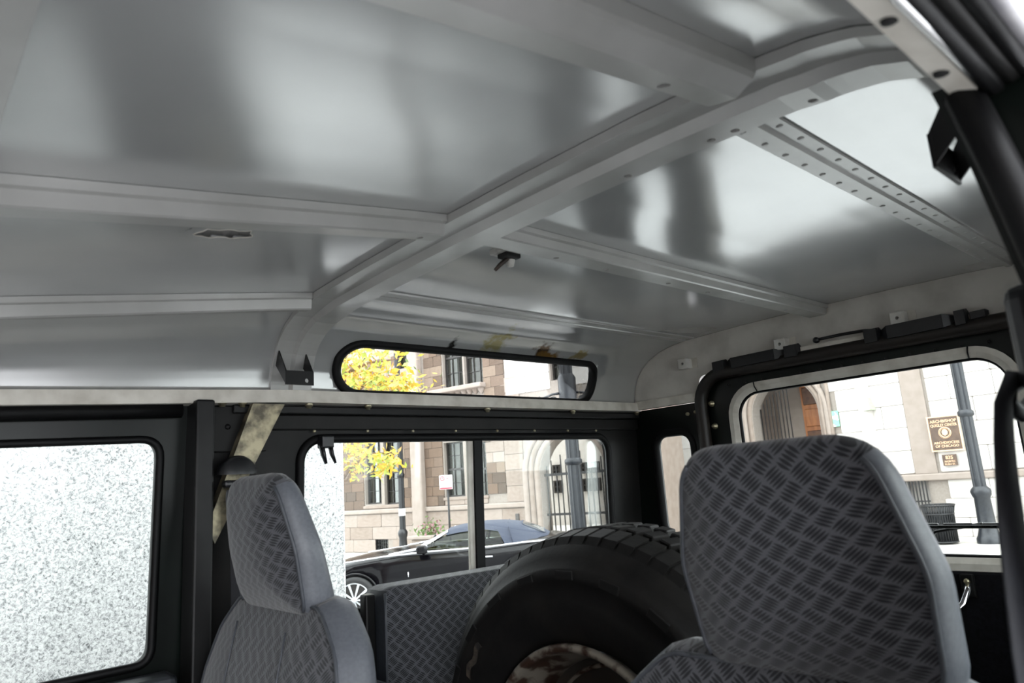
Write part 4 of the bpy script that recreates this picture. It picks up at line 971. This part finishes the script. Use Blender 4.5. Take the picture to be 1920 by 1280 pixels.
# wedge floodlight on the pilaster and a green notice
s, z = LB(1630, 762); fl_ = MB().add([(s-.13, -.16, z+.32), (s+.02, -.16, z+.36), (s+.16, -.42, z-.1), (s, -.42, z-.12), (s-.13, -.02, z+.32), (s+.02, -.02, z+.36), (s+.16, -.02, z-.1), (s, -.02, z-.12)], [(0, 1, 2, 3), (4, 7, 6, 5), (0, 4, 5, 1), (1, 5, 6, 2), (2, 6, 7, 3), (3, 7, 4, 0)]).build('floodlight', mat('grey_green_metal', '9aa08e', .5, n_scale=20, col2='a9ae9e'), B)
s, z = LB(1567, 785); MB().box(s-.10, s+.10, -.06, -.03, z-.20, z+.20).build('notice', mat('green_notice', '7fc9a4', .6, n_scale=9, col2='e8f3ec', lo=.5, hi=.55), B)
# return wall between the two wings
ra = OA+EA*(s_r-.02)+NA*.02; rb = OB+EB*sl
d = rb-ra; L_ = np.linalg.norm(d); u_ = d/L_; q_ = np.array([-u_[1], u_[0]])*.2
MB().add([(p[0], p[1], z) for z in (SWZ, 8.5) for p in (ra, rb, rb+q_, ra+q_)], [(0, 1, 5, 4), (1, 2, 6, 5), (2, 3, 7, 6), (3, 0, 4, 7), (4, 5, 6, 7)]).build('return_wall', STONE[2], None)
rw = bpy.data.objects['return_wall']; tag(rw, 'plain pale stone wall joining the two building wings', 'wall')

# ---- plaques
BRZ = mat('bronze_dark', '4a3a30', .4, .3, n_scale=6, col2='5d4a3d'); GOLD = mat('bronze_bright', 'd9b28c', .45, .2, n_scale=20, col2='e2c09e')
def plaque(px, py, wpx, hpx, lines, label, seal, border):
    s, z = LB(px, py, -.05); k = (LB(px+10, py, -.05)[0]-LB(px-10, py, -.05)[0])/20
    kz = (LB(px, py-10, -.05)[1]-LB(px, py+10, -.05)[1])/20
    w, h = wpx*k, hpx*kz
    loc = OB+EB*s-NB*.075
    t = empty('bronze_plaque', (loc[0], loc[1], SWZ+z), math.atan2(EB[1], EB[0])); tag(t, label, 'plaque')
    MB().bbox(-w/2, w/2, -.02, .012, -h/2, h/2, .004).build('plate', BRZ, t)
    if border:
        MB().plate([(-w/2-.03, -h/2-.03), (w/2+.03, -h/2-.03), (w/2+.03, h/2+.03), (-w/2-.03, h/2+.03)], [[(-w/2, -h/2), (w/2, -h/2), (w/2, h/2), (-w/2, h/2)]], .04, lambda u, v, q: (u, -.03+q, v)).build('border', GOLD, t)
    for txt, zz, sz in lines:
        b = MB(); text_mesh(b, txt, sz*h, lambda u, v, q: (u, -.026+q, v+zz*h), maxw=w*.9); b.build('lettering', GOLD, t)
    if seal:
        se = MB().lathe([(.125*h, -.030), (.178*h, -.030), (.178*h, -.02), (.125*h, -.02), (.125*h, -.03)], 'y', 40, (0, 0, .02*h)).build('seal_ring', GOLD, t)
        MB().plate([(-.055*h, .10*h), (.0, .13*h), (.055*h, .10*h), (.085*h, .04*h), (.07*h, -.04*h), (0, -.085*h), (-.07*h, -.04*h), (-.085*h, .04*h)], [], .01, lambda u, v, q: (u, -.03+q, v+.01*h)).build('shield', GOLD, se)
        rd = MB()
        for i in range(24): a = 2*PI*i/24; rd.box(.150*h*math.cos(a)-.008, .150*h*math.cos(a)+.008, -.034, -.030, .02*h+.150*h*math.sin(a)-.008, .02*h+.150*h*math.sin(a)+.008)
        tag(rd.build('seal_beads', BRZ, se), kind='stuff')
    return t
plaque(1773, 812, 56, 62, [('ARCHBISHOP', .335, .125), ('QUIGLEY CENTER', .215, .118), ('ARCHDIOCESE', -.315, .105), ('OF CHICAGO', -.42, .105)], 'large dark bronze plaque with round seal and raised lettering', True, True)
plaque(1782, 862, 27, 21, [('835', .10, .42), ('NORTH', -.20, .24), ('RUSH ST.', -.44, .22)], 'small dark bronze plaque reading 835 under the large one', False, False)

# ---- lamp posts
LAMP = mat('lamp_post_paint', '121316', .4, n_scale=20, col2='17191c'); LAMPB = mat('lamp_post_blue', '181b20', .4, n_scale=20, col2='20242a')
def lamp_post(loc, h, r, label, m, arms=None, band=None, collar=.95):
    t = empty('lamp_post', loc); tag(t, label, 'lamp post', 'street lamp posts')
    MB().lathe([(r*2.1, 0), (r*2.1, .10), (r*1.8, .16), (r*1.45, .30), (r*1.3, collar-.14), (r*1.55, collar-.08), (r*1.7, collar), (r*1.5, collar+.05), (r*1.1, collar+.10)], 'z', 16).build('base', m, t) if False else MB().lathe([(r*2.1, 0), (r*2.1, .10), (r*1.8, .16), (r*1.45, .30), (r*1.3, collar-.14), (r*1.55, collar-.08), (r*1.7, collar), (r*1.5, collar+.05), (r*1.1, collar+.10)], 'z', 16).build('base', m, t)
    b = MB(); n = 24; P = []
    for z in np.linspace(collar+.05, h, 8):
        rr = r*(1.08-.16*(z/h)); P.append([np.array([rr*(1 if k % 2 else .9)*math.cos(2*PI*k/n), rr*(1 if k % 2 else .9)*math.sin(2*PI*k/n), z]) for k in range(n)])
    b.grid(P, False, True, False); b.build('shaft', m, t)
    MB().lathe([(r*1.0, collar+1.55), (r*1.35, collar+1.58), (r*1.35, collar+1.66), (r*1.0, collar+1.70)], 'z', 16).build('collar', m, t)
    if band: MB().lathe([(r*1.15, band), (r*1.15, band+.2)], 'z', 16).build('white_band', mat('white_tape', 'e8e8e8', .5, n_scale=9, col2='f2f2f2'), t)
    if arms:
        for sg in (-1, 1):
            MB().tube([(RT[0]*sg*x, RT[1]*sg*x, arms+dz) for x, dz in ((.10, .04), (.32, .02), (.56, -.06), (.62, -.03))], [.03, .025, .025, .04], 8).build('arm', m, t)
            sc_ = [(RT[0]*sg*(.30+.11*math.cos(a)*(1-a/9)), RT[1]*sg*(.30+.11*math.cos(a)*(1-a/9)), arms-.13+.11*math.sin(a)*(1-a/9)) for a in np.linspace(0, 6.5, 18)]
            MB().tube(sc_, .014, 6).build('scroll', m, t)
        MB().lathe([(r*1.25, arms-.25), (r*1.4, arms-.2), (r*1.4, arms+.35), (r*1.1, arms+.42)], 'z', 16).build('sleeve', m, t)
    return t
p = onp(757, 1046, [0, 0, 1], SWZ); lamp_post((p[0], p[1], SWZ), 7.5, .085, 'dark lamp post with white band beside the yellow tree', LAMP, band=1.18, collar=.70)
p = onp(1858, 1018, [0, 0, 1], SWZ); lamp_post((p[0], p[1], SWZ), 8.0, .115, 'dark blue-grey fluted lamp post in front of the bronze plaques', LAMPB, collar=1.05)
p = atd(1087, 1005, 14.2); za = atd(1058, 733, 14.2)[2]
lamp_post((p[0], p[1], SWZ), 8.0, .135, 'dark lamp post with scroll arms before the gateway', LAMPB, arms=za-SWZ, collar=.6)

# ---- litter bin
p = onp(1770, 1019, [0, 0, 1], SWZ); bin_ = empty('litter_bin', (p[0], p[1], SWZ)); tag(bin_, 'black slatted steel litter bin on the pale pavement', 'bin')
for i in range(36):
    a = 2*PI*i/36; r = .27
    MB().tube([(r*math.cos(a), r*math.sin(a), .05), (r*math.cos(a)*1.02, r*math.sin(a)*1.02, .62), (r*1.16*math.cos(a), r*1.16*math.sin(a), .80)], .016, 4).build('slat', LAMP, bin_)
for z, r in ((.05, .28), (.62, .285), (.80, .325)): MB().tube([(r*math.cos(a), r*math.sin(a), z) for a in np.linspace(0, 2*PI, 32)[:-1]], .018, 6, closed=True).build('hoop', LAMP, bin_)
MB().lathe([(.0, .04), (.235, .04), (.245, .60), (.23, .60)], 'z', 24).build('liner', LAMPB, bin_)

# ---- no parking sign
p = atd(844, 1004, 16.5); sg = empty('street_sign', (p[0], p[1], SWZ), math.atan2(RT[1], RT[0])); tag(sg, 'white and red parking sign on a thin black pole', 'sign')
MB().tube([(0, 0, 0), (0, 0, atd(841, 892, 16.5)[2]-SWZ)], .025, 8).build('pole', IRON, sg)
zt_, zb_ = atd(838, 890, 16.5)[2]-SWZ, atd(838, 917, 16.5)[2]-SWZ
MB().bbox(-.19, .12, -.05, -.03, zb_, zt_, .008).build('plate', mat('sign_white', 'f0e6e6', .5, n_scale=9, col2='f6f0f0'), sg)
RED = mat('sign_red', 'c8404e', .5, n_scale=9, col2='d04a58'); h_ = zt_-zb_
MB().lathe([(.036, -.056), (.056, -.056), (.056, -.05), (.036, -.05)], 'y', 24, (-.115, 0, zt_-.075)).build('red_ring', RED, sg)
b = MB(); text_mesh(b, 'P', .07, lambda u, v, q: (u-.115, -.053+q*.3, v+zt_-.10)); b.build('letter', IRON, sg)
MB().box(-.18, .11, -.053, -.05, zb_+.008, zb_+.045).build('red_band', RED, sg)
MB().add([(-.03, -.054, zt_-.075), (.01, -.054, zt_-.055), (.01, -.054, zt_-.095)], [(0, 1, 2)]).box(.01, .09, -.055, -.05, zt_-.083, zt_-.067).build('red_arrow', RED, sg)

# ---- planter
p = atd(806, 1005, 17.0); pl = empty('planter', (p[0], p[1], SWZ), math.atan2(EA[1], EA[0])); tag(pl, 'stone planter with green and pink plants behind the parked car', 'planter')
hz = atd(806, 1002, 17.0)[2]-SWZ
MB().bbox(-.32, .32, -.32, .32, 0, hz-.08, .03).build('box', STONE[1], pl); MB().bbox(-.38, .38, -.38, .38, hz-.08, hz, .02).build('rim', STONE[2], pl)
def leaves(n, fn, size, m, name, par, flat=1.0):
    b = MB()
    for i in range(n):
        c = fn(); a = np.random.normal(size=3); a /= np.linalg.norm(a); q = np.cross(a, np.random.normal(size=3)); q /= np.linalg.norm(q); s = size*random.uniform(.6, 1.3)
        b.add([c-a*s, c+q*s*.38, c+a*s, c-q*s*.38], [(0, 1, 2, 3)])
    o = b.build(name, m, par); tag(o, kind='stuff'); return o
np.random.seed(3)
LG = [mat('leaf_%s' % n, c, .6, n_scale=5, col2=c2) for n, c, c2 in (('yellow', 'c09c2a', 'c8ae48'), ('lime', '90a038', 'a4ac50'), ('green', '4c6430', '637c42'), ('pink', '80545c', '946a70'), ('orange', 'b08446', 'ba945a'))]
leaves(140, lambda: np.array([random.gauss(0, .16), random.gauss(0, .16), hz+abs(random.gauss(.12, .12))]), .06, LG[2], 'green_leaves', pl)
leaves(70, lambda: np.array([random.gauss(.12, .12), random.gauss(0, .14), hz+abs(random.gauss(.15, .10))]), .05, LG[3], 'pink_leaves', pl)

# ---- autumn tree beyond the granite wall
p = atd(632, 1000, 10.0); tr = empty('autumn_tree', (p[0], p[1], SWZ)); tag(tr, 'young street tree with yellow-green autumn leaves', 'tree')
o3 = np.array([p[0], p[1], SWZ])
def TP(px, py, dd): return atd(px, py, dd)-o3
top = TP(640, 780, 10.0)
MB().tube([(0, 0, 0), (.02, .0, 1.2), TP(636, 905, 10), TP(640, 780, 10), TP(648, 650, 10.1)], [.09, .08, .06, .045, .03], 8).build('trunk', mat('bark', '5d4a3c', .9, n_scale=30, col2='7a6452', bump=.5), tr)
brs = [[(636, 905), (660, 872), (700, 850), (745, 848)], [(636, 900), (652, 900), (664, 872)], [(640, 800), (680, 760), (740, 730)], [(642, 760), (690, 715), (770, 715)], [(646, 700), (690, 680), (750, 672)]]
for bpts in brs: MB().tube([TP(x, y, 9.9) for x, y in bpts], list(np.linspace(.03, .008, len(bpts))), 6).build('branch', MATS['bark'], tr)
def lf(regs):
    def f():
        x, y, sx, sy = random.choice(regs); return TP(x+random.gauss(0, sx), y+random.gauss(0, sy), random.gauss(9.9, .35))
    return f
R1 = [(690, 690, 36, 22), (720, 720, 38, 16), (670, 710, 25, 28), (745, 725, 24, 13), (690, 620, 50, 40), (650, 640, 50, 40)]
R2 = [(680, 852, 22, 14), (705, 860, 22, 11), (725, 868, 16, 8), (668, 875, 11, 12), (716, 880, 9, 8), (670, 835, 22, 12), (690, 780, 40, 20), (640, 820, 30, 30)]
leaves(650, lf(R1), .062, LG[0], 'yellow_leaves', tr); leaves(420, lf(R1), .062, LG[1], 'lime_leaves', tr); leaves(150, lf(R1), .055, LG[4], 'orange_leaves', tr); leaves(90, lf(R1), .05, LG[2], 'green_leaves', tr)
leaves(300, lf(R2), .055, LG[0], 'yellow_leaves', tr); leaves(200, lf(R2), .055, LG[1], 'lime_leaves', tr); leaves(60, lf(R2), .05, LG[4], 'orange_leaves', tr)

# ---- parked soft-top car
CB = mat('car_paint', '070609', .15, n_scale=4, col2='09080c', spec=.3); SOFT = mat('navy_soft_top', '2c313e', .85, n_scale=200, col2='363c4b', bump=.2)
fwp = onp(667, 1168, [0, 0, 1], STZ); dirr = math.radians(-43); ex = np.array([math.cos(dirr), math.sin(dirr)]); ey = np.array([-ex[1], ex[0]])
co = fwp[:2]+ey*.95
car = empty('parked_car', (co[0], co[1], STZ), dirr); tag(car, 'black convertible car with navy soft top and silver wheels', 'car')
stn = [(-.98, .30, .58, .62), (-.92, .26, .68, .78), (-.75, .22, .77, .90), (-.4, .20, .86, .955), (0, .20, .93, .97), (.45, .20, .985, .97), (.9, .20, 1.02, .97), (1.4, .20, 1.02, .965), (2.0, .20, 1.03, .965), (2.5, .20, 1.06, .975), (2.9, .20, 1.09, .975), (3.2, .22, 1.10, .95), (3.5, .28, 1.06, .90), (3.72, .34, .98, .84), (3.78, .42, .84, .78)]
P = []
for x, zb, zt2, hw in stn:
    half = [(hw*.86, zb), (hw*.97, zb+.12), (hw, zb+.30), (hw*.985, zt2-.20), (hw*.95, zt2-.07), (hw*.90, zt2-.02), (hw*.70, zt2+.005), (hw*.35, zt2+.03), (0, zt2+.035)]
    P.append([np.array([x, -a, z]) for a, z in half]+[np.array([x, a, z]) for a, z in half[::-1][1:]])
b = MB().grid(P, False, True, True); b.add(P[0], [tuple(range(len(P[0])))]); b.add(P[-1], [tuple(range(len(P[-1])))]); body = b.build('body', CB, car)
wc = MB()
for wx in (0, 2.75):
    for sd_ in (-1, 1): drill(wc, (wx, sd_*.93, .35), .385, 'y', -.24, .24, 40)
cut(body, wc, car)
MB().grid([[np.array([x, y, 1.03+.02*(x > 2.5)]) for y in (-.82, .82)] for x in (.95, 1.5, 2.0, 2.6)]).build('cabin_floor', mat('car_interior', '9a8f82', .7, n_scale=9, col2='aaa094'), car)
# soft top
def top_ring(x, zr, hb, hr, zb): return [np.array([x, s*hb if k == 0 else s*q, z]) for s in (-1,) for k, (q, z) in enumerate(((hb, zb), (hr+.05, zr-.10), (hr-.02, zr-.03), (hr*.6, zr), (0, zr+.015)))]
tops = [(1.46, 1.30, .74, .60, 1.23), (1.7, 1.345, .73, .62, 1.265), (2.1, 1.375, .73, .62, 1.28), (2.32, 1.37, .76, .62, 1.24), (2.42, 1.365, .84, .62, 1.04), (2.7, 1.325, .84, .60, 1.05), (2.95, 1.24, .82, .58, 1.06), (3.2, 1.11, .78, .55, 1.07)]
P = []
for t in tops:
    h = top_ring(*t); P.append(h+[np.array([q[0], -q[1], q[2]]) for q in h[::-1][1:]])
soft = MB().grid(P, False, False, True).build('soft_top', SOFT, car)
def sp(i, f, g):
    return None
rwq = [np.array([2.74, -.52, 1.315]), np.array([3.06, -.56, 1.175]), np.array([3.06, .56, 1.175]), np.array([2.74, .52, 1.315])]
def top_z(x, y):
    xs_ = [t[0] for t in tops]; zr = float(np.interp(x, xs_, [t[1] for t in tops])); hr = float(np.interp(x, xs_, [t[3] for t in tops]))
    return float(np.interp(abs(y), [0, hr*.6, hr-.02, hr+.05], [zr+.015, zr, zr-.03, zr-.10]))
rg = [[np.array([x, y*w, top_z(x, y*w)+.010]) for y in np.linspace(-1, 1, 13)] for x, w in ((2.72, .42), (2.76, .50), (2.85, .54), (2.95, .56), (3.05, .55), (3.09, .48))]
MB().grid(rg).build('rear_window', TINT, car)
MB().tube(rg[0]+[r[-1] for r in rg[1:-1]]+rg[-1][::-1]+[r[0] for r in rg[-2:0:-1]], .010, 6, closed=True).build('rear_window_edge', SOFT, car)
for s in (-1, 1):
    pts = [(2.55, s*.85, 1.06), (2.50, s*.68, 1.27), (2.48, s*.40, 1.362)]
    MB().tube(pts, .008, 5).build('top_seam', SOFT, car)
    MB().add([(1.02, s*.86, 1.03), (1.52, s*.71, 1.245), (2.30, s*.72, 1.265), (2.40, s*.85, 1.05)], [(0, 1, 2, 3)]).build('side_window', CARGLASS, car)
    MB().tube([(2.06, s*.81, 1.04), (2.13, s*.725, 1.255)], .022, 6).build('window_pillar', IRON, car)
    MB().tube([(.55, s*.91, 1.0), (.98, s*.86, 1.045), (1.49, s*.70, 1.285)], [.012, .028, .026], 6).build('windscreen_pillar', CHROME, car)
    MB().tube([(-.2, s*.935, .915), (.5, s*.935, .975), (1.2, s*.93, 1.005), (2.2, s*.93, 1.02), (2.7, s*.93, 1.05), (3.2, s*.90, 1.06)], .016, 6).build('chrome_strip', CHROME, car)
    mi = MB(); mi.bbox(1.02, 1.20, s*1.05-.10, s*1.05+.10, .99, 1.12, .045, 4); mo = mi.build('mirror', CB, car); MB().tube([(1.1, s*.90, 1.01), (1.1, s*1.0, 1.06)], .02, 6).build('mirror_foot', CB, mo)
    MB().tube([(.86, s*.955, .62), (.86, s*.957, .72)], .01, 5).build('side_lamp', CHROME, car)
    MB().bbox(2.05, 2.22, s*.965-.012, s*.965+.012, .86, .885, .006).build('door_handle', CHROME, car)
MB().add([(.92, -.80, 1.03), (1.47, -.62, 1.295), (1.47, .62, 1.295), (.92, .80, 1.03)], [(0, 1, 2, 3)]).build('windscreen', CARGLASS, car)
MB().tube([(1.20+.13*math.cos(a)*.3, -.38+.18*math.sin(a), 1.10+.12*math.cos(a)) for a in np.linspace(0, 2*PI, 20)[:-1]], .014, 6, closed=True).build('steering_wheel', IRON, car)
ALLOY = mat('alloy', 'c9ccd0', .25, .9, n_scale=9, col2='d6d8db')
def car_wheel(x, s):
    w = empty('wheel', (x, s*.93, .35)); w.parent = car
    MB().lathe([(.262, -.10), (.30, -.115), (.345, -.10), (.352, -.05), (.352, .08), (.345, .1), (.262, .10)], 'y', 40, (0, 0, 0)).build('tyre', mat('car_tyre', '1a1a1b', .7, n_scale=40, col2='232324'), w)
    MB().lathe([(.264, s*.105), (.250, s*.112), (.244, s*.095), (.24, -s*.06)], 'y', 40).build('rim', ALLOY, w)
    MB().lathe([(0, s*.02), (.24, s*.02)], 'y', 30).build('brake_disc', DARK, w)
    MB().lathe([(0, s*.102), (.045, s*.10), (.05, s*.07)], 'y', 20).build('hub_cap', ALLOY, w)
    for k in range(10):
        a = 2*PI*k/10; dx, dz = math.cos(a), math.sin(a); q = np.array([-dz, 0, dx])
        c0, c1 = np.array([dx*.04, s*.085, dz*.04]), np.array([dx*.25, s*.10, dz*.25])
        MB().add([c0-q*.012, c0+q*.012, c1+q*.020, c1-q*.020, c0-q*.012-[0, s*.04, 0], c0+q*.012-[0, s*.04, 0], c1+q*.02-[0, s*.04, 0], c1-q*.02-[0, s*.04, 0]], [(0, 1, 2, 3), (0, 4, 5, 1), (1, 5, 6, 2), (2, 6, 7, 3), (3, 7, 4, 0)]).build('spoke', ALLOY, w)
    ar = MB(); pts = [(x+.39*math.cos(a), s*.968, .35+.39*math.sin(a)) for a in np.linspace(-.15, PI+.15, 24)]
    ar.tube(pts, .022, 6); ar.build('wheel_arch', CB, car)
for x in (0, 2.75):
    for s in (-1, 1): car_wheel(x, s)
# white headlamp glint area: lamp glass at the nose
MB().lathe([(0, -.06), (.09, -.03), (.11, .0)], 'x', 20, (-.93, -.55, .66)).build('headlamp', mat('lamp_glass', 'cdd4da', .1, n_scale=9, col2='dde2e6'), car)
